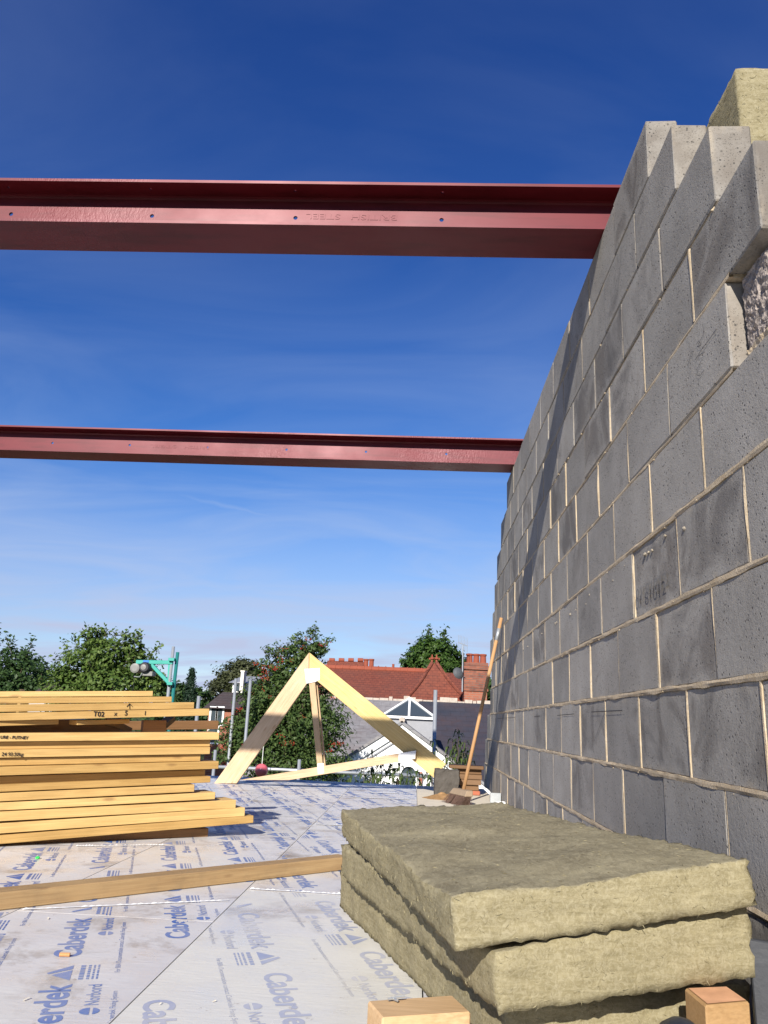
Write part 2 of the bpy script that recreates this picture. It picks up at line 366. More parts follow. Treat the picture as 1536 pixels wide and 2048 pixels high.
# ---- print: one logo unit, laid out in slanted rows
def unit():
    mb = MB()
    V, F, wd = text_mesh('Caberdek', .084, .0022, 1.0); k = .372/wd
    mb.add([(x*k, y, 0) for x, y, z in V], F)
    t0, t1 = (-.168, .006), (-.062, .006); ap = (-.115, .060)
    def pt(a, b): return (a, b, 0)
    mb.add([pt(*t0), pt(-.098, .006), pt(-.127, .047)], [(0, 1, 2)])
    mb.add([pt(-.090, .006), pt(*t1), pt(-.100, .046), pt(-.112, .058), pt(-.121, .053)], [(0, 1, 2, 3, 4)])
    for j, (v0, hh) in enumerate(((-.010, .010), (-.026, .006), (-.037, .004), (-.046, .004))):
        u = -.165
        while u < -.068:
            l = rnd.uniform(.008, .024); l = min(l, -.064-u); mb.add([pt(u, v0-hh), pt(u+l, v0-hh), pt(u+l, v0), pt(u, v0)], [(0, 1, 2, 3)]); u += l+.004
    # disc with a slash
    cx, cyv, r = .205, -.047, .019
    n = 20; P = [pt(cx+r*math.cos(2*math.pi*i/n), cyv+r*math.sin(2*math.pi*i/n)) for i in range(n)]
    mb.add(P[:11], [tuple(range(11))]); mb.add([P[11+i] for i in range(9)], [tuple(range(9))])
    V, F, wd = text_mesh('Norbord', .038, .0006, 1.0); k = .125/wd
    mb.add([(.236+x*k, -.061+y, 0) for x, y, z in V], F)
    V, F, wd = text_mesh('For BBA Documentation contact Caberdek Fixing System', .0165, .0, 1.0); k = .44/wd
    mb.add([(-.125+x*k, -.094+y, 0) for x, y, z in V], F)
    return mb
U = unit(); UV, UF = U.V, U.F
def clip_unit(org, t, up, x0, x1, y0, y1, z):
    """keep only the ink that falls on this board"""
    V = []; F = []; mp = {}
    pts = [(org[0]+t[0]*u+up[0]*v, org[1]+t[1]*u+up[1]*v) for u, v, _ in UV]
    ok = [x0+.002 < p[0] < x1-.002 and y0+.002 < p[1] < y1-.002 for p in pts]
    for f in UF:
        if all(ok[i] for i in f):
            g = []
            for i in f:
                if i not in mp: mp[i] = len(V); V.append((pts[i][0], pts[i][1], z))
                g.append(mp[i])
            F.append(tuple(g))
    return V, F
th = math.radians(18.3); T = (-math.sin(th), math.cos(th)); N = (math.cos(th), math.sin(th))
np_ = 0
for (x0, x1, a, b, bo, pale) in boards:
    if pale or x1 < -4 or b < .9 or (x0 > 0.02): 
        if not (x0 > .02 and a < 5 and x0 < .1): continue
    left = x1 < -.5
    if left: org0, t, up, sh = (-.759, 1.984), T, (-N[0], -N[1]), .136
    else: org0, t, up, sh = (-.500, 2.482), (-T[0], -T[1]), N, -.14
    joff = ((hash((round(x0, 2), round(a, 2))) % 7)*.03) if not (x1 < -.5 and x0 > -1.2) and left else 0
    for r in range(-9, 10):
        for c in range(-12, 12):
            s = c*.563+r*sh+joff
            dd = .255*r
            og = (org0[0]+t[0]*s+N[0]*dd, org0[1]+t[1]*s+N[1]*dd)
            if og[0] < x0-.5 or og[0] > x1+.5 or og[1] < a-.5 or og[1] > b+.5 or og[1] > 7.6: continue
            V, F = clip_unit(og, t, up, x0, x1, a, b, .0005)
            if F:
                dusty = (x0 > -.6 and b < 3)
                mesh('printed_logo', V, F, M_BLUEF if dusty else M_BLUE, bo, mw=Matrix.Translation((0, 0, 0))); np_ += 1
print('logos', np_)

# ================================================================== BLOCK WALL
wall = empty('block_wall', (XW+.05, 4, 0))
tag(wall, 'tall grey concrete block wall with sandy mortar joints and stepped top end', 'wall')
NEAR = [-.35]*6+[1.62, 1.43, 1.64, 1.89, 2.13]
FAR = [7.95, 7.87, 7.66, 7.36, 7.28, 7.42, 7.2, 7.0, 6.8, 6.5, 6.05]
_bv = {}
def block_mesh(L, var):
    key = (round(L, 2), var)
    if key in _bv: return _bv[key]
    r = random.Random(var*31+int(L*100)); bm = bmesh.new()
    V = [bm.verts.new(v) for v in boxv(0, .1, -L/2, L/2, -.1075, .1075)]
    for f in BOXF: bm.faces.new([V[i] for i in f])
    bmesh.ops.bevel(bm, geom=bm.edges[:], offset=.0035, segments=1, affect='EDGES')
    for v in bm.verts: v.co += Vector((r.uniform(-.0012, .0012), r.uniform(-.002, .002), r.uniform(-.0018, .0018)))
    bmesh.ops.recalc_face_normals(bm, faces=bm.faces[:])
    me = bpy.data.meshes.new('block'); bm.to_mesh(me); bm.free(); me.materials.append(M_BLOCK); _bv[key] = me
    return me
bed_mb = []
joints = {}
for k in range(11):
    ph = (1.83 if k % 2 else 1.61)
    if k == 10: ph = 2.552
    if k == 9: ph = 2.285
    js = [ph+.4375*n for n in range(-12, 20)]
    lo, hi = NEAR[k], FAR[k]
    pts = [lo]+[j for j in js if lo+.09 < j < hi-.09]+[hi]
    joints[k] = pts
    for a, b in zip(pts[:-1], pts[1:]):
        a2 = a+(.0045 if a != lo else 0); b2 = b-(.0045 if b != hi else 0)
        L = b2-a2
        if b != hi and a != lo: L = .4285
        out = rnd.uniform(-.0025, .0025)
        if k == 9 and a == lo: out = -.003
        o = link('block', block_mesh(round(L, 3), rnd.randrange(5)), wall,
                 Matrix.Translation((XW+out, (a2+b2)/2, .1125+.225*k+rnd.uniform(-.0012, .0012))) @ Matrix.Rotation(rnd.uniform(-.004, .004), 4, 'Z') @ Matrix.Rotation(rnd.uniform(-.004, .004), 4, 'X'))
# mortar: wobbling strips a little behind the arrises, one object for each bed joint and each upright joint row
def strip(mb, p0, p1, axis, half, depth0, n, amp, seed):
    """front surface of a joint between p0 and p1 (along Y or Z) with ragged edges"""
    V = []; F = []
    for i in range(n+1):
        t = i/n
        for j, (s, dx) in enumerate(((-1, .012), (-.95, 0), (0, -.0015), (.95, 0), (1, .012))):
            q = mnoise.noise(Vector((t*n*.35+seed, j*3.1, seed*.7)))
            q2 = mnoise.noise(Vector((t*n*.12+seed*2, j*1.7, 5)))
            hw = half*s*(1+.25*q2)+amp*.5*q*(1 if s else 0)
            dp = depth0+dx-amp*max(0, q2)*.9
            if axis == 'Y': V.append((XW+dp, p0[0]+(p1[0]-p0[0])*t, p0[1]+hw))
            else: V.append((XW+dp, p0[0]+hw, p0[1]+(p1[1]-p0[1])*t))
    for i in range(n):
        for j in range(4): F.append((i*5+j, (i+1)*5+j, (i+1)*5+j+1, i*5+j+1))
    mb.add(V, F)
for k in range(0, 11):
    mb = MB(); lo = max(NEAR[k], NEAR[k-1] if k else -9)
    if k == 7: lo = 1.6
    hi = min(FAR[k], FAR[k-1] if k else 9)
    ln = hi-lo
    # low courses near the camera: struck full and lumpy; high courses: raked
    dep = -.0016 if k <= 5 else (.001 if k <= 7 else .006)
    strip(mb, (lo, .225*k), (hi, .225*k), 'Y', .0074 if k <= 5 else .006, dep, int(ln*60), .0058 if k <= 5 else .0036, k*3.7)
    mb.box(XW+.012, XW+.098, lo+.004, hi-.004, .225*k-.0055, .225*k+.0055)
    rj = random.Random(k)
    for _ in range(int(ln*(16 if k <= 5 else 5))):      # squeezed-out snots hanging on the joint
        y = lo+.02+rj.random()*(ln-.04); rr0 = rj.uniform(.0025, .0065); zc = .225*k+rj.uniform(-.009, .006); d0 = rj.uniform(.4, 1.0)*rr0
        P8 = [Vector((XW+.003, y+rr0*math.cos(a_)*rj.uniform(.8, 2.2), zc+rr0*math.sin(a_)*rj.uniform(.6, 1.3))) for a_ in [i_*math.pi/3 for i_ in range(6)]]
        P8.append(Vector((XW-d0, y+rj.uniform(-.002, .002), zc-rr0*.3)))
        mb.add(P8, [(i_, (i_+1) % 6, 6) for i_ in range(6)])
    if k: mb.build('bed_joint', M_MORTAR, wall, smooth=False)
    for j in joints[k][1:-1]:
        mb = MB(); strip(mb, (j, .225*k+.006), (j, .225*k+.219), 'Z', .0052, .0002 if k < 8 else .003, 14, .0042, j*9+k)
        mb.box(XW+.012, XW+.098, j-.0045, j+.0045, .225*k+.006, .225*k+.219)
        mb.build('upright_joint', M_MORTAR, wall)
# dried mortar drops on the face
def lump(c, r, seed, mat, parent, name, sq=(1, 1, 1)):
    bm = bmesh.new(); bmesh.ops.create_icosphere(bm, subdivisions=2, radius=1)
    for v in bm.verts:
        d = v.co.normalized(); q = 1+.45*mnoise.noise(d*1.7+Vector((seed, seed*.3, 0)))+.2*mnoise.noise(d*4+Vector((0, seed, 1)))
        v.co = Vector((d.x*q*r*sq[0], d.y*q*r*sq[1], d.z*q*r*sq[2]))+Vector(c)
    me = bpy.data.meshes.new(name); bm.to_mesh(me); bm.free(); me.materials.append(mat); return link(name, me, parent)
M_DROP = simple('dried_mortar', (.33, .285, .22), .95, .1, .3, 60)
i = 0
for (px, py) in [(1227, 1161), (1250, 1132), (1290, 1109), (1297, 1105), (1304, 1101), (1330, 1072), (1369, 1058), (1056, 1293), (1084, 1267), (1111, 1247), (1114, 1245), (1141, 1229), (1152, 1220), (1173, 1208), (1180, 1190), (1047, 1299)]:
    p = onwall(px, py); i += 1
    lump((XW-.0005, p.y, p.z), rnd.uniform(.0035, .0075), i*1.9, M_DROP, wall, 'mortar_drop', (.7, 1.5, .8))
# pencil lines and scribble
def pencil(pts, wd=.0014):
    mb = MB(); q = [onwall(*p) for p in pts]
    for a, b in zip(q[:-1], q[1:]):
        d = Vector((0, b.y-a.y, b.z-a.z)).normalized(); n = Vector((0, -d.z, d.y))*wd
        x = XW-.0045
        mb.add([(x, a.y+n.y, a.z+n.z), (x, b.y+n.y, b.z+n.z), (x, b.y-n.y, b.z-n.z), (x, a.y-n.y, a.z-n.z)], [(0, 1, 2, 3)])
    mb.build('pencil_mark', M_INK, wall, fix=False)
pencil([(1185, 1424), (1247, 1421)]); pencil([(1212, 1425), (1191, 1482)], .0011); pencil([(1116, 1431), (1150, 1428)]); pencil([(1070, 1433), (1082, 1432)]); pencil([(996, 1437), (1032, 1435)])
pencil([(1394, 720), (1404, 703), (1437, 658)], .0008); pencil([(1395, 690), (1401, 682), (1406, 690), (1398, 694), (1412, 664), (1408, 648)], .0006)
pencil([(1380, 728), (1386, 704), (1391, 703)], .0006); pencil([(1408, 718), (1398, 738), (1397, 750), (1403, 752), (1412, 740)], .0006); pencil([(1400, 712), (1413, 704)], .0006)
sy0, sz0 = onwall(1272, 1205).y, onwall(1272, 1205).z
V, F, wd = text_mesh('01 81012', .06)
me_o = mesh('stamp', [(XW-.0045, onwall(1338, 1180).y+(1-x/wd)*(onwall(1275, 1205).y-onwall(1338, 1180).y), .95+y*1.0) for x, y, z in V], F, simple('faded_stamp', (.205, .195, .18), .9, .1, .3, 60), wall)
# outer leaf behind the cavity
mb = MB()
for k in range(0, 9): mb.box(XW+.25, XW+.35, -.35 if k < 8 else 2.2, 7.6, .225*k+.002, .225*k+.22)
mb.build('outer_leaf', M_BLOCK, wall)
# broken brick end bedded in the gap
rb = empty('broken_block', (.77, 1.50, 1.36)); tag(rb, 'rough broken pinkish aggregate block bedded in the gap of the wall', 'block')
bm = bmesh.new(); bmesh.ops.create_grid(bm, x_segments=1, y_segments=1, size=1); bm.free()
def rough_box(name, x0, x1, y0, y1, z0, z1, step, amp, mat, parent, fr=30, seed=0):
    nx, ny, nz = [max(1, int(round(d/step))) for d in (x1-x0, y1-y0, z1-z0)]
    idx = {}; V = []; F = []
    def vid(i, j, k):
        if (i, j, k) not in idx:
            p = Vector((x0+(x1-x0)*i/nx, y0+(y1-y0)*j/ny, z0+(z1-z0)*k/nz))
            q = Vector((mnoise.noise(p*fr+Vector((seed, 0, 0))), mnoise.noise(p*fr+Vector((9, seed, 0))), mnoise.noise(p*fr+Vector((0, 7, seed)))))
            q2 = Vector((mnoise.noise(p*fr*3+Vector((seed, 0, 0))), mnoise.noise(p*fr*3+Vector((9, seed, 0))), mnoise.noise(p*fr*3+Vector((0, 7, seed)))))
            idx[(i, j, k)] = len(V); V.append(p+q*amp+q2*amp*.5)
        return idx[(i, j, k)]
    for i in range(nx):
        for j in range(ny):
            F.append((vid(i, j, 0), vid(i, j+1, 0), vid(i+1, j+1, 0), vid(i+1, j, 0))); F.append((vid(i, j, nz), vid(i+1, j, nz), vid(i+1, j+1, nz), vid(i, j+1, nz)))
        for k in range(nz):
            F.append((vid(i, 0, k), vid(i+1, 0, k), vid(i+1, 0, k+1), vid(i, 0, k+1))); F.append((vid(i, ny, k), vid(i, ny, k+1), vid(i+1, ny, k+1), vid(i+1, ny, k)))
    for j in range(ny):
        for k in range(nz):
            F.append((vid(0, j, k), vid(0, j, k+1), vid(0, j+1, k+1), vid(0, j+1, k))); F.append((vid(nx, j, k), vid(nx, j+1, k), vid(nx, j+1, k+1), vid(nx, j, k+1)))
    return mesh(name, V, F, mat, parent)
rough_box('body', .712, .83, 1.475, 1.60, 1.368, 1.56, .006, .0042, M_ROUGH, rb, 55, 3)
rough_box('mortar_bed', .700, .80, 1.45, 1.58, 1.348, 1.374, .008, .006, M_MORTAR, rb, 35, 8)

# ================================================================== MINERAL WOOL
def wool(name, fl, fr, bl, br, th, label, seed, fib=5000, step=.013, group='mineral wool slabs stacked on the deck', amp=1.0, wedge=0.0):
    fl, fr, bl, br = map(Vector, (fl, fr, bl, br))
    nu = int((fr-fl).length/step); nv = int((bl-fl).length/step); nw = max(4, int(th/step))
    nrm = (fr-fl).cross(bl-fl).normalized()
    e = empty(name, tuple((fl+fr+bl+br)/4)); tag(e, label, 'insulation slab', group)
    idx = {}; V = []; F = []; r = random.Random(seed)
    def P(u, v, w): return fl*(1-u)*(1-v)+fr*u*(1-v)+bl*(1-u)*v+br*u*v+nrm*(th*w*(1+wedge*u))
    def vid(i, j, k):
        key = (i, j, k)
        if key not in idx:
            u, v, w_ = i/nu, j/nv, k/nw
            p = P(u, v, w_); c = P(.5, .5, .5)
            q = Vector((mnoise.noise(p*14+Vector((seed, 0, 0))), mnoise.noise(p*14+Vector((5, seed, 0))), mnoise.noise(p*9+Vector((0, 7, seed)))))
            q2 = Vector((mnoise.noise(p*55+Vector((seed, 0, 0))), mnoise.noise(p*55+Vector((9, seed, 0))), mnoise.noise(p*55+Vector((0, 7, seed)))))
            lay = mnoise.noise(Vector((p.x*6, p.y*6, w_*9+seed)))
            n_edge = (i in (0, nu))+(j in (0, nv))+(k in (0, nw))
            off = q*.0040+q2*.0018+Vector((0, 0, .011*mnoise.noise(p*4.2+Vector((seed*2, 0, 0)))*(w_ if k else .35)))
            if n_edge >= 2: off += (c-p).normalized()*.004*(1+mnoise.noise(p*20))+q2*.005
            if i in (0, nu) or j in (0, nv):
                d = Vector((p.x-c.x, p.y-c.y, 0)).normalized(); off += d*lay*.0042
            idx[key] = len(V); V.append(p+off*amp)
        return idx[key]
    for i in range(nu):
        for j in range(nv):
            F.append((vid(i, j, 0), vid(i, j+1, 0), vid(i+1, j+1, 0), vid(i+1, j, 0))); F.append((vid(i, j, nw), vid(i+1, j, nw), vid(i+1, j+1, nw), vid(i, j+1, nw)))
        for k in range(nw):
            F.append((vid(i, 0, k), vid(i+1, 0, k), vid(i+1, 0, k+1), vid(i, 0, k+1))); F.append((vid(i, nv, k), vid(i, nv, k+1), vid(i+1, nv, k+1), vid(i+1, nv, k)))
    for j in range(nv):
        for k in range(nw):
            F.append((vid(0, j, k), vid(0, j, k+1), vid(0, j+1, k+1), vid(0, j+1, k))); F.append((vid(nu, j, k), vid(nu, j+1, k), vid(nu, j+1, k+1), vid(nu, j, k+1)))
    sb = mesh('slab_body', V, F, M_WOOL, e, smooth=True)
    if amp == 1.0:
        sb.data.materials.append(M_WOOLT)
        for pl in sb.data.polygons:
            if pl.normal.z > .75: pl.material_index = 1  # upward faces take their own greyer, mottled wool colour
    # loose fibres standing off the cut faces
    FV = []; FF = []
    for _ in range(fib):
        f = F[r.randrange(len(F))]; a = Vector(V[f[0]]); nn = (Vector(V[f[1]])-a).cross(Vector(V[f[3]])-a).normalized()
        if nn.z < -.5 or (nn.z > .5 and r.random() < .8): continue
        p = a+(Vector(V[f[1]])-a)*r.random()+(Vector(V[f[3]])-a)*r.random()
        t = nn.orthogonal(); t.rotate(Matrix.Rotation(r.uniform(0, 6.28), 3, nn)); L = r.uniform(.004, .010)
        tip = p+t*L+nn*r.uniform(.0005, .003); sd = t.cross(nn)*.00045
        o = len(FV); FV += [p-sd, p+sd, p+t*L*.5+nn*.0018+sd*.8, tip]; FF.append((o, o+1, o+2, o+3))
    fo = mesh('loose_fibres', FV, FF, M_WOOL, e); fo['kind'] = 'stuff'
    return e
d1 = Vector((-.29, 1.215, 0)); s1 = Vector((.520, .124, .068))
fl1 = Vector((.076, 1.352, .212))
wool('insulation_slab', fl1, fl1+s1, fl1+d1+Vector((0, 0, .003)), fl1+d1+s1+Vector((-.01, 0, -.036)), .074,
     'topmost olive mineral wool slab of the stack on the deck, tilted up at its right end', 11, 4500, .0105)
d2 = Vector((-.347, 1.135, -.018)); s2 = Vector((.455, .140, .040))
fl2 = Vector((.145, 1.372, .124))
wool('insulation_slab', fl2, fl2+s2, fl2+d2, fl2+d2+s2+Vector((0, 0, .02)), .088, 'middle mineral wool slab of the stack on the deck, its corner set back under the top one', 23, 3500, .0115, wedge=.30)
fl3 = Vector((.165, 1.482, .002)); s3 = Vector((.465, .150, .004)); d3 = Vector((-.381, 1.156, 0))
wool('insulation_slab', fl3, fl3+s3, fl3+d3, fl3+d3+s3, .112, 'lowest mineral wool slab of the stack, lying flat on the deck', 37, 2500, .0125)
wool('insulation_batt', (.786, 1.695, 1.80), (.905, 1.695, 1.80), (.786, 2.9, 1.80), (.905, 2.9, 1.80), .452,
     'yellow mineral wool slab standing upright in the cavity at the top of the block wall', 51, 3500, .0165, None, .55)

# ================================================================== STEEL BEAMS
def plate(L0, L1, v0, v1, holes, hv, r, fmap):
    """flat plate from L0..L1 x v0..v1 with round holes at (h, hv)"""
    V = []; F = []
    def q(pts, ids=None):
        o = len(V); V.extend(pts); F.append(tuple(range(o, o+len(pts))))
    R = r*1.6; cuts_ = [L0]
    hs = sorted(h for h in holes if L0+R < h < L1-R)
    q([(L0, v0), (L1, v0), (L1, hv-R), (L0, hv-R)]); q([(L0, hv+R), (L1, hv+R), (L1, v1), (L0, v1)])
    x = L0
    for h in hs:
        q([(x, hv-R), (h-R, hv-R), (h-R, hv+R), (x, hv+R)])
        sq = [(h+R, hv), (h+R, hv+R), (h, hv+R), (h-R, hv+R), (h-R, hv), (h-R, hv-R), (h, hv-R), (h+R, hv-R)]
        ci = [(h+r*math.cos(i*math.pi/4), hv+r*math.sin(i*math.pi/4)) for i in range(8)]
        for i in range(8): q([sq[i], sq[(i+1) % 8], ci[(i+1) % 8], ci[i]])
        x = h+R
    q([(x, hv-R), (L1, hv-R), (L1, hv+R), (x, hv+R)])
    return [fmap(a, b) for a, b in V], F
def beam(ynear, z0, label, holes_px, Yref, emb):
    B, H, TF, TW = .206, .206, .0125, .009
    x0, x1 = -4.6, XW+.19
    e = empty('steel_beam', (x0, ynear+B/2, z0)); tag(e, label, 'steel beam', 'red oxide steel beams spanning overhead')
    yc = ynear+B/2
    hx = [at(px, py, yc).x for px, py in holes_px]; step = (hx[-1]-hx[0])/(len(hx)-1)
    hx = [hx[0]+step*i for i in range(-7, 8)]; hx = [h for h in hx if x0 < h < XW-.05]
    def flange(name, z, holes, hv):
        if holes: V, F = plate(x0, x1, ynear, ynear+B, hx, hv, .0065, lambda a, b: (a, b, z))
        else: V, F = [(x0, ynear, z), (x1, ynear, z), (x1, ynear+B, z), (x0, ynear+B, z)], [(0, 1, 2, 3)]
        o = mesh(name, V, F, M_STEEL, e); weld(o); m = o.modifiers.new('s', 'SOLIDIFY'); m.thickness = TF; m.offset = 0; return o
    def weld(o):
        bm = bmesh.new(); bm.from_mesh(o.data); bmesh.ops.remove_doubles(bm, verts=bm.verts[:], dist=1e-5); bm.to_mesh(o.data); bm.free()
    flange('top_flange', z0+H-TF/2, True, ynear+.045)
    flange('bottom_flange', z0+TF/2, False, 0)
    V, F = plate(x0, x1, z0+TF, z0+H-TF, hx, z0+H*.5, .0095, lambda a, b: (a, yc, b))
    o = mesh('web', V, F, M_STEEL, e); weld(o); m = o.modifiers.new('s', 'SOLIDIFY'); m.thickness = TW; m.offset = 0
    # root fillets
    mb = MB()
    for s in (-1, 1):
        y = yc+s*TW/2
        for zz, dz in ((z0+TF, 1), (z0+H-TF, -1)):
            mb.add([(x0+.001, y, zz+dz*.012), (x1-.001, y, zz+dz*.012), (x1-.001, y+s*.004, zz+dz*.004), (x0+.001, y+s*.004, zz+dz*.004), (x1-.001, y+s*.012, zz), (x0+.001, y+s*.012, zz)], [(0, 1, 2, 3), (3, 2, 4, 5)])
    mb.build('root_fillet', M_STEEL, e)
    # rolled-in lettering, upside down on the web
    for body, pxa, pxb, py in emb:
        V, F, wd = text_mesh(body, .036, 0, 1, .0012)
        xa, xb = at(pxa, py, yc).x, at(pxb, py, yc).x; zc = at(pxa, py, yc).z
        mesh('rolled_lettering', [(xa-(x/wd)*(xa-xb), yc-TW/2-z-.0004, zc-y) for x, y, z in V], F, M_STEEL, e)
    return e
beam(2.708, 2.476, 'near dark red steel beam overhead with raised lettering and bolt holes', [(23, 430), (306, 435), (596, 440), (883, 443)], 2.8, [('BRITISH', 796, 703, 432), ('STEEL', 682, 613, 430)])
beam(5.600, 2.476, 'far thinner-looking red steel beam crossing the sky lower down', [(105, 889), (261, 893), (417, 897), (573, 901)], 5.7, [('BRITISH', 420, 370, 893), ('STEEL', 355, 300, 891)])

# ================================================================== TIMBER STACK
P0 = Vector((-.946, 3.863, 0)); DV = Vector((.820, .573, 0)).normalized(); NV = Vector((DV.y, -DV.x, 0))
def onstack(px, py, o=0.0):
    d = ray(px, py); p = P0+NV*o
    t = (p-CAM).dot(NV)/d.dot(NV); return CAM+d*t
Z4 = lambda x, y: (x*.28646, 1230+y*.28646)
def plank_obj(name, L, R, h, depth, mat, extend=0.0, roll=0.0, parent=None, bevel=.0015):
    L, R = Vector(L), Vector(R); ax = (R-L).normalized(); L = L-ax*extend; ln = (R-L).length
    yv = Vector((0, 0, 1)).cross(ax).normalized(); zv = ax.cross(yv)
    Mx = Matrix((ax, yv, zv)).transposed().to_4x4(); Mx.translation = L
    me = bpy.data.meshes.new(name); bm = bmesh.new()
    V = [bm.verts.new(v) for v in boxv(0, ln, 0, depth, -h/2, h/2)]
    for f in BOXF: bm.faces.new([V[i] for i in f])
    bmesh.ops.bevel(bm, geom=bm.edges[:], offset=bevel, segments=1, affect='EDGES'); bmesh.ops.recalc_face_normals(bm, faces=bm.faces[:])
    bm.to_mesh(me); bm.free(); me.materials.append(mat)
    return link(name, me, parent, Mx)
GS = 'yellow timbers stacked on the deck'
PL = [  # ytop0, ybot0, xr, ytop, ybot (all in the enlarged crop), setback, wording
 (533, 574, 1068, 530, 567, -.004, 'topmost and shortest yellow timber of the stack'),
 (576, 621, 1200, 569, 609, 0, 'second yellow timber from the top of the stack'),
 (623, 681, 1356, 611, 653, 0, 'third yellow timber from the top of the stack, marked with an arrow'),
 (683, 742, 1462, 655, 701, .004, 'fourth yellow timber from the top of the stack, marked T02'),
 (826, 884, 1530, 818, 872, .006, 'yellow timber right under the dark gap in the stack'),
 (886, 939, 1467, 873, 918, -.022, 'recessed timber second below the dark gap in the stack'),
 (941, 997, 1467, 920, 972, 0, 'yellow timber third below the dark gap with faint handwriting'),
 (999, 1055, 1400, 975, 1019, -.016, 'recessed timber fourth below the dark gap in the stack'),
 (1058, 1124, 1527, 1022, 1073, .004, 'long yellow timber in the middle of the stack above the deepest recess'),
 (1126, 1180, 1432, 1082, 1126, -.045, 'deeply recessed shaded timber in the middle of the stack'),
 (1182, 1240, 1470, 1129, 1167, -.004, 'yellow timber just below the deepest recess of the stack'),
 (1242, 1305, 1358, 1185, 1233, .002, 'short knotty yellow timber low in the stack'),
 (1307, 1370, 1503, 1240, 1284, .004, 'yellow timber fourth from the bottom of the stack'),
 (1372, 1443, 1647, 1292, 1348, .008, 'long yellow timber third from the bottom of the stack'),
 (1450, 1533, 1710, 1349, 1400, .010, 'long knotty timber second from the bottom of the stack'),
 (1536, 1603, 1770, 1402, 1450, .014, 'longest yellow timber at the front bottom of the stack'),
]
stack_objs = []
for (a0, b0, xr, a1, b1, o, wd) in PL:
    lt, lb = onstack(*Z4(0, a0), o), onstack(*Z4(0, b0), o); rt, rb_ = onstack(*Z4(xr, a1), o), onstack(*Z4(xr, b1), o)
    h = ((lt-lb).length+(rt-rb_).length)/2-.0008
    p = plank_obj('stacked_timber', (lt+lb)/2, (rt+rb_)/2, h, .145, M_YEL, 1.3); tag(p, wd, 'timber', GS); stack_objs.append(p)
    p['_front'] = 0; del p['_front']
# bearer on the deck
a, b = onstack(*Z4(0, 1640), -.05), onstack(*Z4(1450, 1560), -.05)
bz = max(.03, onstack(*Z4(1450, 1488), -.05).z)
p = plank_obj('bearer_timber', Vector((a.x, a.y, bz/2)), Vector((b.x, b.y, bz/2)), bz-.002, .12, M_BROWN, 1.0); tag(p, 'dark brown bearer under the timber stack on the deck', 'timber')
# the layer with the gap: set-back brown chord and raking webs
def gapbar(px0, px1, h, o0, o1, mat, label, d=.06):
    A, B = onstack(*Z4(*px0), o0), onstack(*Z4(*px1), o1)
    q = plank_obj('truss_web', A, B, h, d, mat); tag(q, label, 'timber', 'members showing in the gap of the stack'); return q
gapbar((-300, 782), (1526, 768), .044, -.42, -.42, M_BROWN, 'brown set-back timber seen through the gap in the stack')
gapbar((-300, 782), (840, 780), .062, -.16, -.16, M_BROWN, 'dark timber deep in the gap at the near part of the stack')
gapbar((800, 752), (920, 812), .030, -.12, -.20, M_TREAT, 'short brace leaning inside the gap of the stack near its centre', .05)
gapbar((1120, 812), (1225, 722), .026, -.16, -.24, M_TREAT, 'short brace inside the gap nearest the open end of the stack', .05)
gapbar((-200, 765), (410, 746), .020, .002, -.03, M_YEL, 'pale slim timber hanging under the T02 timber in the stack', .10)
gapbar((540, 752), (905, 742), .020, -.02, -.08, M_YEL, 'slim yellow timber under the middle of the T02 timber', .08)
# packers keep the gap open
for xx in (-250, 1000):
    A, B = onstack(*Z4(xx, 785), -.09), onstack(*Z4(xx+160, 785), -.09)
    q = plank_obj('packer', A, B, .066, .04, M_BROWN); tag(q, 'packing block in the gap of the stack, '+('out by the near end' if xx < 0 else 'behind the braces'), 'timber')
# felt-pen marks
def marker(body, size, px, py, host, o):
    V, F, wd = text_mesh(body, size, .0005); A = onstack(px, py, o+.0022)
    ax = DV
    mesh('handwriting', [A+ax*x+Vector((0, 0, y)) for x, y, z in V], F, M_INK, host)
marker('T02', .030, *Z4(650, 706), stack_objs[3], .005); marker('x', .026, *Z4(796, 702), stack_objs[3], .005); marker('5', .030, *Z4(868, 700), stack_objs[3], .005); marker('I', .026, *Z4(1008, 698), stack_objs[3], .005)
mb = MB(); A = onstack(*Z4(905, 655), .003); T_ = onstack(*Z4(905, 618), .003); l_ = onstack(*Z4(885, 640), .003); r_ = onstack(*Z4(925, 640), .003)
for a, b in ((A, T_), (T_, l_), (T_, r_)): mb.bar(a, b, .002, .0024, NV)
mb.build('arrow', M_INK, stack_objs[2])
marker('URE - PUTNEY', .017, *Z4(0, 862), stack_objs[4], .007); marker('24 93.50kg', .019, *Z4(10, 982), stack_objs[6], .002)
# stub behind the stack
q = at(40, 1391, 6.2); mb = MB(); mb.box(q.x-.012, q.x+.012, 6.2, 6.245, 0, q.z+.05); s_ = mb.build('timber_stub', M_YEL, None, bevel=.002); tag(s_, 'short upright timber stub poking up behind the stack', 'timber')

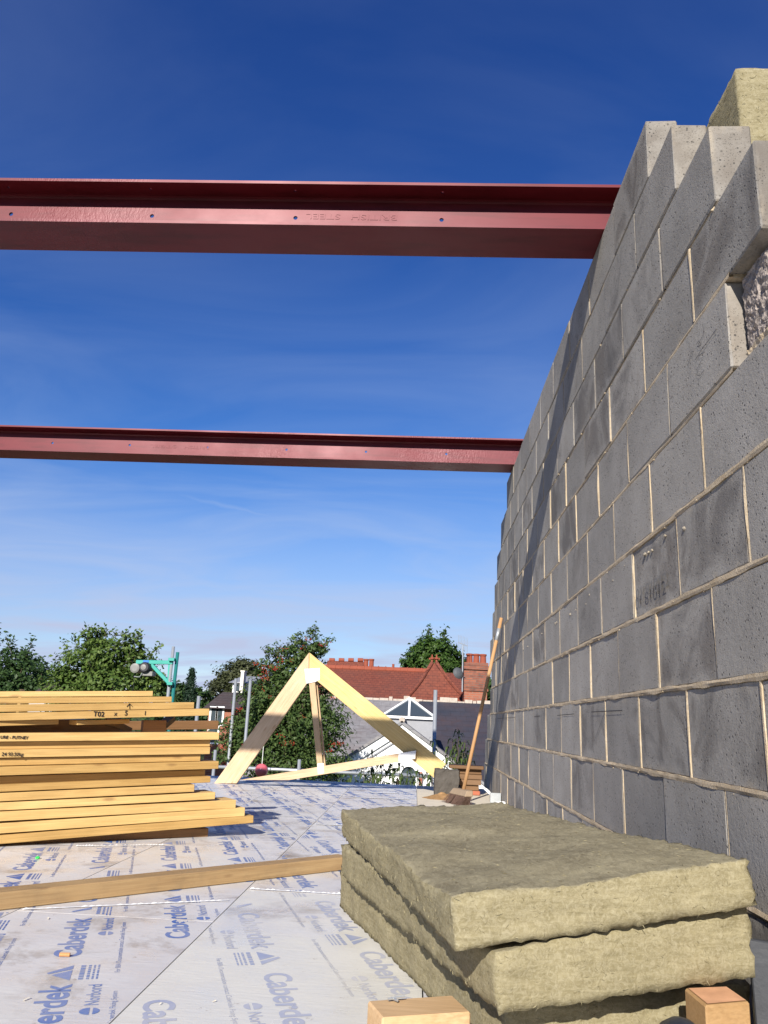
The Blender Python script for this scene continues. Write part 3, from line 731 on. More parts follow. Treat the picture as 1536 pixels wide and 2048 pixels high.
# ================================================================== LOOSE TIMBER ON DECK
A = Vector((-1.56, 1.935, .0245)); B = Vector((-.235, 3.262, .0245))
p = plank_obj('loose_timber', A, B, .047, .072, M_TREAT, .3, bevel=.003); tag(p, 'long weathered timber lying across the printed deck in front of the stack', 'timber')
def offcut(name, corners, z1, label, m_side, m_top):
    e = empty(name, (corners[0][0], corners[0][1], 0)); tag(e, label, 'timber offcut')
    V = [Vector((x, y, .001)) for x, y in corners]+[Vector((x, y, z1)) for x, y in corners]
    mb = MB(); mb.hexa(V); o = mb.build('body', m_side, e, bevel=.003)
    return e, o
e, o = offcut('timber_offcut', [(-.037, 1.410), (.108, 1.462), (.081, 1.541), (-.065, 1.486)], .100, 'small orange pine offcut with nails on top, in front of the wool stack', M_OFF, M_END)
mb = MB(); q = onfloor(790, 2003, .101); mb.tube([q+Vector((-.012, -.004, .004)), q+Vector((.016, .006, .007))], .0022, 6); mb.tube([q+Vector((-.006, .006, .003)), q+Vector((.004, -.010, .005))], .0022, 6); mb.build('bent_nail', M_GALV, e)
e, o = offcut('post_offcut', [(.467, 1.393), (.548, 1.425), (.541, 1.500), (.462, 1.478)], .150, 'square upright pine post offcut with end grain showing, by the dark plate', M_OFF, M_END)
mb = MB(); mb.add([(.472, 1.399, .1515), (.543, 1.428, .1515), (.537, 1.494, .1515), (.467, 1.473, .1515)], [(0, 1, 2, 3)]); mb.build('end_grain', M_END, e)
mb = MB(); mb.hexa([(.586, 1.500, .001), (.676, 1.470, .001), (.676, 1.492, .001), (.590, 1.522, .001), (.586, 1.512, .222), (.676, 1.482, .218), (.676, 1.496, .218), (.590, 1.528, .222)])
p = mb.build('dark_plate', M_SLATEPL, None, bevel=.002); tag(p, 'thin dark grey plate standing on edge beside the wool stack and wall', 'plate')
# tip of a boot at the lower edge
bo = empty('boot', (.405, 1.318, 0)); tag(bo, 'rounded dark blue boot tip just showing at the bottom edge', 'boot')
bm = bmesh.new(); bmesh.ops.create_uvsphere(bm, u_segments=24, v_segments=12, radius=1)
for v in bm.verts:
    z = v.co.z; v.co = Vector((v.co.x*.068*(1-.15*max(0, z)), v.co.y*.070, max(z, -.2)*.100+.054))+Vector((.405, 1.318, 0))
me = bpy.data.meshes.new('toe_cap'); bm.to_mesh(me); bm.free(); me.materials.append(M_NAVY); me.polygons.foreach_set('use_smooth', [True]*len(me.polygons)); link('toe_cap', me, bo)
mb = MB(); mb.lathe((.405, 1.318, .002), [(.056, 0), (.058, .012), (.054, .022)], 20); so_ = mb.build('sole', M_BLACK, bo); 

# small litter
c = onfloor(128, 1914); mb = MB(); mb.tube([c+Vector((-.011, 0, .0045)), c+Vector((.012, .003, .0045))], .0045, 8); p = mb.build('wooden_plug', M_CHIP); tag(p, 'tiny orange wooden plug lying on the printed lettering', 'plug')
c = onfloor(75, 1718); mb = MB(); mb.lathe((c.x, c.y, .002), [(.008, 0), (.009, .004), (.005, .007)], 8); p = mb.build('plastic_cap', M_GREEN); tag(p, 'tiny bright green plastic cap on the deck by the stack', 'cap')
mb = MB(); r = random.Random(5)
for _ in range(110):
    x, y = r.uniform(-1.9, .5), r.uniform(1.5, 7.3)
    if x > -.3 and y < 2.9: continue
    s = r.uniform(.004, .014); a = r.uniform(0, 3.1); z = .0022
    mb.add([(x, y, z), (x+s*math.cos(a), y+s*math.sin(a), z+r.uniform(0, .003)), (x+s*math.cos(a)-s*.3*math.sin(a), y+s*math.sin(a)+s*.3*math.cos(a), z+.002), (x-s*.3*math.sin(a), y+s*.3*math.cos(a), z)], [(0, 1, 2, 3)])
p = mb.build('wood_shavings', M_PALEB); tag(p, 'scattered pale shavings and film scraps on the deck', 'litter', kind='stuff')
# torn tape / film edges along the board joints
M_FILMW = simple('torn_film', (.62, .62, .62), .4, .4, .15, 20)
def tape(name, pts, wd, label, seed):
    mb = MB(); V = []; F = []; n = 60; pts = [Vector(p) for p in pts]; d = pts[1]-pts[0]; sd = Vector((-d.y, d.x, 0)).normalized()
    for i in range(n+1):
        p = pts[0]+d*(i/n); q = mnoise.noise(Vector((i*.5, seed, 0))); q2 = mnoise.noise(Vector((i*.5, seed, 4)))
        V += [p+sd*wd*(-.5+.4*q)+Vector((0, 0, .003)), p+sd*wd*.1*q+Vector((0, 0, .004+.006*abs(q2))), p+sd*wd*(.5+.4*q2)+Vector((0, 0, .003))]
    for i in range(n):
        F += [(i*3, i*3+1, i*3+4, i*3+3), (i*3+1, i*3+2, i*3+5, i*3+4)]
    p = mesh(name, V, F, M_FILMW); tag(p, label, 'tape', 'torn film edges on the deck')
tape('film_strip', [(-.53, 2.812, 0), (-.02, 2.806, 0)], .008, 'crinkled white film strip on the deck joint beside the wool stack', 1)
tape('film_strip', [(-1.09, 2.375, 0), (-.56, 2.63, 0)], .008, 'crinkled white film strip on the deck in front of the loose timber', 4)
tape('film_strip', [(-1.4, 3.46, 0), (-1.07, 3.60, 0)], .012, 'crinkled white film strip on the deck below the timber stack', 7)
tape('film_strip', [(-.53, 4.55, 0), (-.15, 4.62, 0)], .03, 'crinkled white film strip on the deck beyond the loose timber', 9)
tape('film_strip', [(-.45, 6.25, 0), (-.02, 6.3, 0)], .06, 'crumpled white film strip near the far edge of the deck', 12)
tape('film_strip', [(-.35, 6.75, 0), (-.12, 6.8, 0)], .10, 'crumpled white film heap nearest the roof truss', 15)

# ================================================================== ROOF TRUSS
YT = 6.9
tr_ = empty('roof_truss', at(660, 1566, YT)); tag(tr_, 'pale pine roof truss standing at the far edge of the deck', 'roof truss')
def tpoly(name, px, y0, dy, mat, bevel=.002):
    pts = [at(x, y, y0) for x, y in px]; mb = MB(); mb.prism(pts, (0, dy, 0)); return mb.build(name, mat, tr_, bevel=bevel)
def timber_local(o, a, b):
    """turn a part's own axes so that its grain runs from a to b"""
    a, b = Vector(a), Vector(b); x = (b-a).normalized(); y = Vector((0, 1, 0)); z = x.cross(y).normalized(); y = z.cross(x)
    Mx = Matrix((x, y, z)).transposed().to_4x4(); Mx.translation = a
    o.data.transform(Mx.inverted()); o.matrix_basis = Mx
M_PINEY = wood_mat('yellow_stained_pine', (.50, .345, .120), (.62, .47, .22), (.30, .16, .07), .5)
ply = .045
for d, nm in ((0, 'rafter'), (ply+.001, 'rafter')):
    o = tpoly(nm, [(618, 1305), (428, 1567), (473, 1567), (613, 1368), (617.5, 1336)], YT+d, ply, M_PINE); timber_local(o, at(428, 1567, YT), at(618, 1305, YT))
    o = tpoly(nm, [(618.6, 1305), (892, 1528), (868, 1556), (634, 1362), (618.2, 1336)], YT+d, ply, M_PINEY); timber_local(o, at(618, 1305, YT), at(892, 1528, YT))
o = tpoly('post', [(616.6, 1352), (629, 1352), (646.5, 1540), (635, 1541)], YT+.004, .040, M_PINE); timber_local(o, at(640, 1540, YT), at(622, 1352, YT))
o = tpoly('post', [(631, 1358), (634, 1358), (651.5, 1534), (648, 1534)], YT+.05, .040, M_PINE); timber_local(o, at(650, 1534, YT), at(632, 1358, YT))
o = tpoly('bottom_chord', [(480, 1560), (640, 1533.3), (833, 1501), (831, 1518), (640, 1550), (577, 1560.5)], YT-.042, .040, M_PINE); timber_local(o, at(480, 1562, YT), at(833, 1501, YT))
tpoly('nail_plate_or_glare', [(609, 1338), (639.6, 1336), (639.6, 1359), (631, 1363.5), (612.5, 1367)], YT-.003, .0025, M_PLATEW, 0)
tpoly('nail_plate_or_glare', [(797, 1507), (832, 1501), (830, 1517.5), (797, 1522)], YT-.045, .0025, M_PLATEW, 0)  # pale plate put in for the overexposed glare on the chord end
tpoly('nail_plate_or_glare', [(635, 1527), (647, 1526), (648, 1546), (636, 1548)], YT-.045, .0025, M_PLATEW, 0)

# ================================================================== FAR CORNER OF THE DECK
lb = rough_box('concrete_lump', .176, .372, 6.70, 6.84, .0, .205, .02, .012, M_PAVE, None, 12, 4); tag(lb, 'rough grey concrete lump under the foot of the truss', 'concrete lump')
zz = .002
for i, (h, x0, x1, m_, y0) in enumerate([(.036, .47, .565, M_SLIP, 6.95), (.044, .40, .555, M_TILEB, 6.95), (.044, .385, .572, M_TILEB, 6.93), (.042, .39, .580, M_TILEB, 6.94), (.042, .375, .576, M_TILEB, 6.95), (.030, .300, .59, M_TILEB, 6.90)]):
    mb = MB(); mb.box(x0, x1, y0, y0+.16, zz, zz+h-.002); zz += h
    o = mb.build('brick' if i == 0 else 'offcut_board', m_, None, bevel=.004)
    tag(o, ['red brick at the bottom of the offcut pile by the wall', 'lowest brown board in the offcut pile by the wall', 'second lowest brown board in the offcut pile by the wall', 'middle brown board in the offcut pile by the wall', 'brown board second from the top of the offcut pile', 'wide thin brown board on top of the offcut pile'][i], 'brick' if i == 0 else 'board', None if i == 0 else 'boards piled by the wall')
mb = MB(); a, b = onfloor(900, 1588), onfloor(941, 1591); mb.hexa([a, b, b+Vector((0, .012, 0)), a+Vector((0, .012, 0)), a+Vector((0, .06, .105)), b+Vector((0, .06, .085)), b+Vector((0, .072, .085)), a+Vector((0, .072, .105))])
o = mb.build('grey_board', M_PLYGREY, None, bevel=.002); tag(o, 'small grey board leaning against the concrete lump behind the broom', 'board')
def mound(name, c, rx, ry, h, mat, label, seed):
    V = []; n = 26; m = 9
    V.append((c[0], c[1], h))
    for i in range(1, m+1):
        for k in range(n):
            t = 2*math.pi*k/n; q = 1+.35*mnoise.noise(Vector((math.cos(t)*1.6+seed, math.sin(t)*1.6, seed))); f = i/m
            z = h*(1-f)**1.3*(1+.5*mnoise.noise(Vector((math.cos(t)*f*6+seed, math.sin(t)*f*6, 2)))) if i < m else -.004
            V.append((c[0]+rx*q*f*math.cos(t), c[1]+ry*q*f*math.sin(t), max(z, .003) if i < m else z))
    F = [(0, 1+k, 1+(k+1) % n) for k in range(n)]+[(1+i*n+k, 1+(i+1)*n+k, 1+(i+1)*n+(k+1) % n, 1+i*n+(k+1) % n) for i in range(m-1) for k in range(n)]
    o = mesh(name, V, F, mat, smooth=True); tag(o, label, 'sand')
mound('sawdust_heap', (.24, 6.52), .19, .14, .045, M_SAND, 'low heap of brown sawdust in front of the concrete lump', 2)
mound('sawdust_heap', (.52, 5.85), .13, .20, .03, M_SAND, 'low strip of brown sawdust behind the wool stack near the wall', 6)
mb = MB(); mb.box(.60, .676, 6.36, 6.46, .001, .066); mb.box(.594, .677, 6.352, 6.358, .001, .074); o = mb.build('metal_box', M_GALV, None, bevel=.002); tag(o, 'small pale galvanised metal box at the foot of the wall', 'metal box')
mb = MB(); c = Vector((.652, 6.13, .002)); mb.lathe(c, [(.046, 0), (.050, .008), (.048, .020), (.036, .030), (.030, .026), (.028, .010)], 24); o = mb.build('pipe_cap', M_WHITE, None, smooth=True); tag(o, 'white round plastic pipe cap on the deck at the foot of the wall', 'pipe cap')
# broom
br = empty('broom', (.37, 6.15, 0)); tag(br, 'wooden yard broom leaning against the block wall', 'broom')
hb = at(926, 1584, 6.15); ht = onwall(1002.5, 1236, .664)
mb = MB(); ax = (ht-hb).normalized(); Lh = (ht-hb).length
mb.tube([hb, hb+ax*Lh*.5, hb+ax*Lh], .0138, 12); o = mb.build('handle', M_HANDLE, br, smooth=True)
Mx = ax.to_track_quat('X', 'Z').to_matrix().to_4x4(); Mx.translation = hb; o.data.transform(Mx.inverted()); o.matrix_basis = Mx
mb = MB(); mb.tube([hb+ax*Lh*.862, hb+ax*Lh*.935], .0146, 12); mb.build('metal_sleeve', M_GALV, br, smooth=True)
h0, h1 = onfloor(906, 1594, .05), onfloor(938, 1612, .05); hm = (h0+h1)/2; h0 = hm+(h0-hm)*1.0; 
hc = Vector((hb.x, hb.y, 0)); dd = Vector((.40, -.917, 0)).normalized(); nn = Vector((.917, .40, 0))
def headbox(w0, w1, z0, z1, l0, l1, sh0, sh1):
    return [hc+dd*(-l0)+nn*(sh0-w0)+Vector((0, 0, z0)), hc+dd*l0+nn*(sh0-w0)+Vector((0, 0, z0)), hc+dd*l0+nn*(sh0+w0)+Vector((0, 0, z0)), hc-dd*l0+nn*(sh0+w0)+Vector((0, 0, z0)),
            hc-dd*l1+nn*(sh1-w1)+Vector((0, 0, z1)), hc+dd*l1+nn*(sh1-w1)+Vector((0, 0, z1)), hc+dd*l1+nn*(sh1+w1)+Vector((0, 0, z1)), hc-dd*l1+nn*(sh1+w1)+Vector((0, 0, z1))]
mb = MB(); mb.hexa(headbox(.034, .026, .062, .104, .135, .115, -.02, 0)); mb.build('head', M_DUSTWOOD, br, bevel=.006)
mb = MB(); r = random.Random(3)
for i in range(900):
    a = r.uniform(-.13, .13); b = r.uniform(-.03, .03); s = hc+dd*a+nn*(b-.02)+Vector((0, 0, .066))
    t = hc+dd*(a*1.12+r.uniform(-.012, .012))+nn*(b*1.5-.055+r.uniform(-.015, .015))+Vector((0, 0, .002)); w_ = dd*.0016
    mb.add([s-w_, s+w_, t+w_, t-w_], [(0, 1, 2, 3)])
mb.build('bristles', M_BRISTLE, br, fix=False)

# ================================================================== BEYOND THE DECK: SCAFFOLD
GZ = -6.2
def pole(px, py, Y, label, r=.0242, top=None):
    p = at(px, py, Y); mb = MB(); mb.tube([(p.x, p.y, GZ), (p.x, p.y, p.z)], r, 12); o = mb.build('scaffold_pole', M_GALV, None, smooth=True)
    o.data.transform(Matrix.Translation((-p.x, -p.y, -GZ))); o.location = (p.x, p.y, GZ); tag(o, label, 'scaffold pole', 'scaffold poles beyond the deck'); return p
pole(472, 1357, 13.0, 'tall scaffold pole left of the red-berried tree, the taller of the pair')
pole(501, 1361, 12.6, 'scaffold pole of the pair nearer the truss, in front of the berries')
pole(398, 1392, 11.0, 'scaffold pole rising just beyond the end of the timber stack')
pole(599, 1519, 11.5, 'short scaffold pole stub showing under the truss by the pink ball')
pole(871, 1380, 10.0, 'scaffold pole in front of the dark roof beside the truss foot')
pole(431, 1500, 12.2, 'scaffold pole top hidden low between stack and truss')
a, b = at(425, 1534, 11.55), at(668, 1543, 11.55); mb = MB(); mb.tube([a-Vector((1.2, 0, 0)), b+Vector((2.0, 0, 0))], .0242, 12); o = mb.build('guard_rail', M_GALV, None, smooth=True); tag(o, 'horizontal scaffold tube low behind the truss beside the pink ball', 'scaffold tube')
c = at(523, 1541, 11.2); bl_ = empty('lifting_ball', c); tag(bl_, 'pink round ball hanging low behind the foot of the truss', 'ball')
mb = MB(); mb.lathe(c, [(.09*math.sin(math.pi*i/12), -.09*math.cos(math.pi*i/12)) for i in range(1, 12)], 20); mb.build('shell', M_PINK, bl_, smooth=True)
mb = MB(); mb.tube([c+Vector((0, 0, .08)), c+Vector((0, 0, .75))], .004, 6); mb.build('rope', M_WHITE, bl_)
# teal hoist
YH = 13.0
hp = at(347, 1293, YH); hz = empty('scaffold_hoist', (hp.x, hp.y, GZ)); tag(hz, 'teal scaffold hoist with motor and swing arm above the timber stack', 'hoist')
mb = MB(); mb.tube([(hp.x, hp.y, GZ), hp], .026, 12); mb.build('post', M_GALV, hz, smooth=True)
q = at(352, 1304, YH); mb = MB(); mb.tube([(q.x+.02, q.y+.03, GZ), (q.x+.02, q.y+.03, q.z)], .028, 12); mb.build('side_post', M_TEALD, hz, smooth=True)
mb = MB(); a, b = at(273, 1324, YH), at(346, 1325, YH); mb.bar(a, b, .06, .062); mb.build('arm', M_TEAL, hz, bevel=.004)
mb = MB(); mb.bar(at(303, 1329, YH), at(340, 1368, YH), .05, .055); mb.build('brace', M_TEAL, hz, bevel=.004)
mb = MB(); mb.bar(at(339, 1328, YH), at(337, 1366, YH), .035, .035, (0, 1, 0)); mb.build('hinge_bar', M_TEAL, hz)
for a_, b_ in (((338, 1319), (350, 1319.5)), ((335, 1367), (346, 1367.5))):
    mb = MB(); mb.bar(at(*a_, YH-.04), at(*b_, YH-.04), .09, .05); mb.build('clamp', M_TEAL, hz, bevel=.004)
c = at(274, 1337, YH); mb = MB(); mb.lathe(c+Vector((0, -.12, 0)), [(.05, 0), (.078, .01), (.078, .20), (.05, .21)], 18, (0, 1, 0)); mb.build('drum', M_GREYP, hz, smooth=False)
c = at(294, 1335.5, YH); mb = MB(); mb.lathe(c+Vector((0, -.15, 0)), [(.07, 0), (.085, .02), (.085, .22), (.06, .24)], 18, (0, 1, 0)); o = mb.build('motor', M_BLACK, hz)
mb = MB(); mb.lathe(c+Vector((-.01, -.158, 0)), [(.015, 0), (.045, .004), (.045, .012)], 16, (0, 1, 0)); mb.build('fan_cover', M_GREYP, o)
mb = MB(); c2 = at(297, 1348, YH); mb.box(c2.x-.09, c2.x+.09, YH-.08, YH+.1, c2.z-.035, c2.z+.04); mb.build('gearbox', M_GREYP, hz, bevel=.006)
c3 = at(270, 1346, YH); mb = MB(); mb.tube([c3, c3-Vector((0, 0, 3.2))], .004, 6); mb.build('rope', M_BLACK, hz)
mb = MB(); mb.tube([at(284, 1346, YH-.1), at(279, 1354, YH-.1), at(268, 1353, YH-.1)], .008, 6); mb.build('hook', M_GALV, hz)
mb = MB(); c4 = at(292, 1322.5, YH-.034); mb.box(c4.x-.05, c4.x+.05, YH-.036, YH-.032, c4.z-.016, c4.z+.016); mb.build('label_plate', simple('blue_label', (.03, .16, .5), .5), hz)

# ================================================================== HOUSES BEYOND
def brickish(name, c1, c2, mort, bw, bh, ax=('X', 'Z'), msize=.012, rough=.9, stain=None):
    m = NT(name, rough, .2); co = m.co(rand=False); sx = m.node('ShaderNodeSeparateXYZ'); m.l.new(co, sx.inputs[0])
    cb = m.node('ShaderNodeCombineXYZ'); ix = {'X': 0, 'Y': 1, 'Z': 2}
    m.l.new(sx.outputs[ix[ax[0]]], cb.inputs[0]); m.l.new(sx.outputs[ix[ax[1]]], cb.inputs[1])
    b = m.node('ShaderNodeTexBrick', {'Vector': cb.outputs[0], 'Color1': c1, 'Color2': c2, 'Mortar': mort, 'Scale': 1.0, 'Mortar Size': msize, 'Brick Width': bw, 'Row Height': bh, 'Bias': 0.0})
    c = m.mix(m.ramp(m.noise(co, .9, 5, .65), .35, .7), b.outputs[0], m.mix(.55, b.outputs[0], stain or (.10, .05, .04)))
    c = m.mix(m.ramp(m.noise(co, 6, 3), .3, .7, 0, .5), c, tuple(x*1.2 for x in c2)); m.col(c); m.bump(b.outputs['Fac'], -.4, .02); return m.m
M_TILE = brickish('red_roof_tile', (.150, .040, .026), (.205, .060, .036), (.095, .028, .020), .17, .10, msize=.014)
M_BRICK = brickish('old_brick', (.25, .075, .045), (.33, .115, .065), (.22, .17, .135), .225, .075)
M_BRICKS = brickish('sooty_brick', (.13, .05, .038), (.28, .10, .06), (.12, .095, .08), .225, .075, stain=(.03, .025, .025))
M_SLATE = brickish('grey_slate', (.18, .18, .185), (.24, .235, .235), (.13, .13, .135), .26, .15, msize=.007)
M_SLATED = brickish('dark_slate', (.030, .034, .048), (.042, .045, .060), (.022, .025, .034), .30, .14, msize=.008)
M_TERRA = simple('terracotta', (.245, .066, .038), .8, .2, .25, 6)
M_LEAD = simple('lead_grey', (.26, .265, .28), .6, .3, .2, 5)
M_FLASH = simple('old_mortar_flashing', (.42, .36, .30), .95, .1, .45, 12)
def glass_mat():
    m = NT('roof_glass', .08, .6); m.col((.05, .065, .075)); return m.m
M_GLASS = glass_mat()
M_CREAM = simple('cream_render', (.66, .62, .55), .9, .2, .08, 2)
M_DKROOF = brickish('brown_black_roof', (.05, .042, .042), (.07, .06, .058), (.03, .026, .026), .25, .12)

rh = empty('red_roof_house', at(760, 1400, 31)+Vector((0, 0, 0))); tag(rh, 'house with red tiled roof, hipped turret and brick chimney behind the truss', 'house')
A, B = at(628, 1334, 34), at(850, 1344, 34); z_e = at(740, 1402, 30).z
rzv = (A.z+B.z)/2
rx0, rx1 = A.x, B.x+1.5
mb = MB(); mb.prism([(rx0, 30, z_e), (rx0, 34, rzv), (rx0, 38, z_e), (rx0, 38, z_e-.12), (rx0, 34, rzv-.14), (rx0, 30, z_e-.12)], (rx1-rx0, 0, 0)); rr = mb.build('roof', M_TILE, rh)
mb = MB(); x = rx0
while x < B.x:
    mb.tube([(x, 34, rzv+.02), (x+.29, 34, rzv+.02)], .125, 10); mb.tube([(x+.285, 34, rzv+.03), (x+.32, 34, rzv+.03)], .145, 10); x += .31
mb.build('ridge_tiles', M_TERRA, rr)
mb = MB(); mb.box(rx0+.2, rx1-.2, 30.3, 37.7, GZ, z_e-.02); mb.build('wall', M_BRICK, rh)
# turret
ap0, ap1 = at(864, 1327, 29.6), at(873, 1327, 29.6); tl, trr = at(806, 1404, 27.8), at(946, 1405, 27.8); tz = tl.z
def mid(a, b, t, sag): 
    p = a+(b-a)*t; p.z -= sag; return p
bl4 = [Vector((tl.x, 27.8, tz)), Vector((trr.x, 27.8, tz)), Vector((trr.x, 31.6, tz)), Vector((tl.x, 31.6, tz))]; tops = [ap0, ap1, ap1+Vector((0, .15, 0)), ap0+Vector((0, .15, 0))]
V = []; n = 5
for i in range(n+1):
    t = i/n
    for p, q in zip(bl4, tops): V.append(mid(p, q, t, .20*math.sin(math.pi*t)*.6))
F = [(i*4+k, i*4+(k+1) % 4, (i+1)*4+(k+1) % 4, (i+1)*4+k) for i in range(n) for k in range(4)]+[(n*4, n*4+1, n*4+2, n*4+3)]
tu = mesh('turret_roof', V, F, M_TILE, rh)
for p in (ap0, ap1):
    mb = MB(); mb.lathe(p+Vector((0, .07, -.06)), [(.10, 0), (.09, .06), (.04, .10), (.035, .20), (.085, .23), (.085, .27), (.03, .30), (.025, .38), (.01, .40)], 10); mb.box(p.x-.12, p.x+.12, p.y+.05, p.y+.09, p.z+.15, p.z+.21); mb.build('finial', M_TERRA, tu)
for q0, q1 in ((bl4[0], 0), (bl4[1], 1)):
    mb = MB(); pts = [mid(q0, tops[q1], t/8, .20*math.sin(math.pi*t/8)*.6)+Vector((0, -.02, .03)) for t in range(9)]; mb.tube(pts, .07, 8); mb.build('hip_tiles', M_TILE, tu)
mb = MB(); mb.box(tl.x+.15, trr.x-.15, 28.0, 31.4, GZ, tz-.002); mb.build('turret_wall', M_BRICK, rh)
# chimney
c0, c1 = at(927, 1324, 27), at(977, 1326, 27); cz0 = at(950, 1405, 27).z; ct = (c0.z+c1.z)/2
mb = MB(); mb.box(c0.x+.04, c1.x-.04, 27.04, 27.9, GZ, ct-.12); ch = mb.build('chimney', M_BRICK, rh)
mb = MB(); mb.box(c0.x, c1.x, 27.0, 27.94, ct-.95, ct-.86); mb.box(c0.x+.02, c1.x-.02, 27.02, 27.92, ct-.85, ct-.22); mb.box(c0.x-.04, c1.x+.04, 26.96, 27.98, ct-.24, ct-.11); mb.box(c0.x, c1.x, 27, 27.94, ct-.10, ct); mb.build('chimney_cap', M_BRICKS, ch)
for px in (939, 952.5, 966):
    p = at(px, 1326, 27.45); mb = MB(); mb.lathe((p.x, 27.45, ct-.01), [(.125, 0), (.11, .06), (.10, .26), (.125, .28), (.125, .33), (.09, .34), (.075, .30)], 14); mb.build('chimney_pot', M_TERRA, ch)
# dish and aerial
d_ = at(917, 1346, 26.7); sd_ = empty('satellite_dish', d_); tag(sd_, 'dark round satellite dish beside the brick chimney', 'satellite dish')
mb = MB(); mb.lathe(d_, [(.02, .07), (.11, .05), (.17, .015), (.20, -.015), (.165, .0), (.10, .035)], 20, (.45, -.8, .25)); mb.build('reflector', simple('dish_grey', (.07, .075, .08), .6), sd_)
mb = MB(); mb.tube([d_, d_+Vector((.22, .3, -.1))], .02, 6); mb.build('arm', M_GALV, sd_)
ar = at(926, 1290, 26.8); ae = empty('tv_aerial', at(926, 1350, 26.8)); tag(ae, 'thin television aerial on a mast by the brick chimney', 'aerial')
mb = MB(); mb.tube([(ar.x, 26.8, ct-1.0), ar], .022, 8); mb.build('mast', M_GALV, ae)
mb = MB(); b0, b1 = at(917, 1285, 26.8), at(935, 1292, 26.8); mb.tube([b0, b1], .012, 6)
for i in range(7):
    p = b0+(b1-b0)*(i/6); mb.tube([p-Vector((0, 0, .22)), p+Vector((0, 0, .26))], .006, 5)
mb.build('elements', M_GALV, ae)
# far ridge with pots
fh = empty('far_red_house', at(700, 1336, 44)); tag(fh, 'farther red roofed house whose ridge and chimney pots show above the nearer roof', 'house')
A, B = at(655, 1321, 46), at(728, 1322, 46); mb = MB(); mb.prism([(A.x, 43, A.z-2.0), (A.x, 46, A.z), (A.x, 49, A.z-2.0)], (B.x-A.x, 0, 0)); mb.build('roof', M_TILE, fh)
mb = MB(); mb.box(A.x+.1, B.x-.1, 43.3, 48.7, GZ, A.z-1.99); mb.build('wall', M_BRICK, fh)
for i in range(4):
    p = at(664+i*19, 1320, 46); mb = MB(); mb.tube([p-Vector((.16, 0, 0)), p+Vector((.16, 0, 0))], .11, 8); mb.build('ridge_tile', M_TERRA, fh)
p0_, p1_ = at(727, 1336, 45), at(748, 1337, 45); mb = MB(); mb.box(p0_.x, p1_.x, 44.7, 45.4, GZ, p0_.z+.05); ch2 = mb.build('chimney', M_BRICK, fh)
for px in (731.5, 742.5):
    p = at(px, 1337, 45); pt = at(px, 1318, 45); mb = MB(); mb.lathe((p.x, 45, p.z), [(.15, 0), (.135, .05), (.13, pt.z-p.z-.1), (.155, pt.z-p.z-.08), (.155, pt.z-p.z)], 12); mb.build('chimney_pot', M_TERRA, ch2)
p = at(786, 1345, 40); pt = at(786, 1328, 40); pc = empty('lone_chimney', (p.x, 40, GZ)); tag(pc, 'single slim chimney pot peeping over the red ridge', 'chimney')
mb = MB(); mb.box(p.x-.2, p.x+.2, 39.8, 40.2, GZ, p.z-.3); mb.build('stack', M_BRICK, pc); mb = MB(); mb.lathe((p.x, 40, p.z-.3), [(.07, 0), (.06, pt.z-p.z+.3)], 10); mb.build('chimney_pot', M_TERRA, pc)

# slate roofs with glazed lantern
sh_ = empty('slate_house', at(800, 1480, 22)); tag(sh_, 'house with grey and near-black slate roofs below the red roof', 'house')
a, b, c, d = at(560, 1394, 25), at(838, 1400, 25), at(838, 1560, 19.2), at(560, 1548, 19.2)
zt, zb = (a.z+b.z)/2, (c.z+d.z)/2; xs = b.x-.0
mb = MB(); mb.hexa([(a.x, 19.2, zb-.1), (xs, 19.2, zb-.1), (xs, 25, zt-.1), (a.x, 25, zt-.1), (a.x, 19.2, zb), (xs, 19.2, zb), (xs, 25, zt), (a.x, 25, zt)]); mb.build('roof', M_SLATE, sh_)
e_ = at(1060, 1410, 25); mb = MB(); mb.hexa([(xs+.004, 19.2, zb-.1), (e_.x, 19.2, zb-.1), (e_.x, 25, zt-.1), (xs+.004, 25, zt-.1), (xs+.004, 19.2, zb+.02), (e_.x, 19.2, zb+.02), (e_.x, 25, zt+.02), (xs+.004, 25, zt+.02)]); mb.build('dark_roof', M_SLATED, sh_)
mb = MB(); mb.box(a.x+.2, e_.x-.2, 19.6, 25.4, GZ, zb-.12); mb.build('wall', M_BRICK, sh_)
mb = MB(); r = random.Random(9); x = a.x
while x < e_.x:
    l = r.uniform(.08, .3); h = r.uniform(.02, .13); mb.box(x, x+l, 24.98, 25.2, zt-.06, zt+.03+h); x += l+r.uniform(0, .03)
mb.build('ridge_mortar', M_FLASH, sh_)
la = empty('roof_lantern', at(818, 1470, 20)); tag(la, 'glazed pyramid roof lantern with white glazing bars above the gable', 'roof lantern')
f0, f1, ap = at(768, 1431, 19.0), at(868, 1432, 19.0), at(814, 1397, 19.8); fz = (f0.z+f1.z)/2
k0, k1 = Vector((f0.x, 19, fz)), Vector((f1.x, 19, fz)); k2, k3 = Vector((f1.x, 20.6, fz)), Vector((f0.x, 20.6, fz)); ap = Vector(((f0.x+f1.x)/2, 19.8, ap.z)); cm = (k0+k1)/2
for tri in ((k0, cm, ap), (cm, k1, ap), (k1, k2, ap), (k2, k3, ap), (k3, k0, ap)): mesh('pane', tri, [(0, 1, 2)], M_GLASS, la)
for q in (k0, k1, k2, k3, cm): mb = MB(); mb.bar(q, ap, .05, .05, (0, -.6, 1)); mb.build('glazing_bar', M_WHITE, la)
mb = MB(); mb.box(k0.x-.05, k1.x+.05, 18.94, 20.66, fz-.07, fz-.012); mb.build('kerb', M_WHITE, la)
mb = MB(); mb.box(k0.x+.12, k1.x-.02, 19.02, 20.6, fz-1.1, fz-.072); mb.build('upstand', M_LEAD, la)

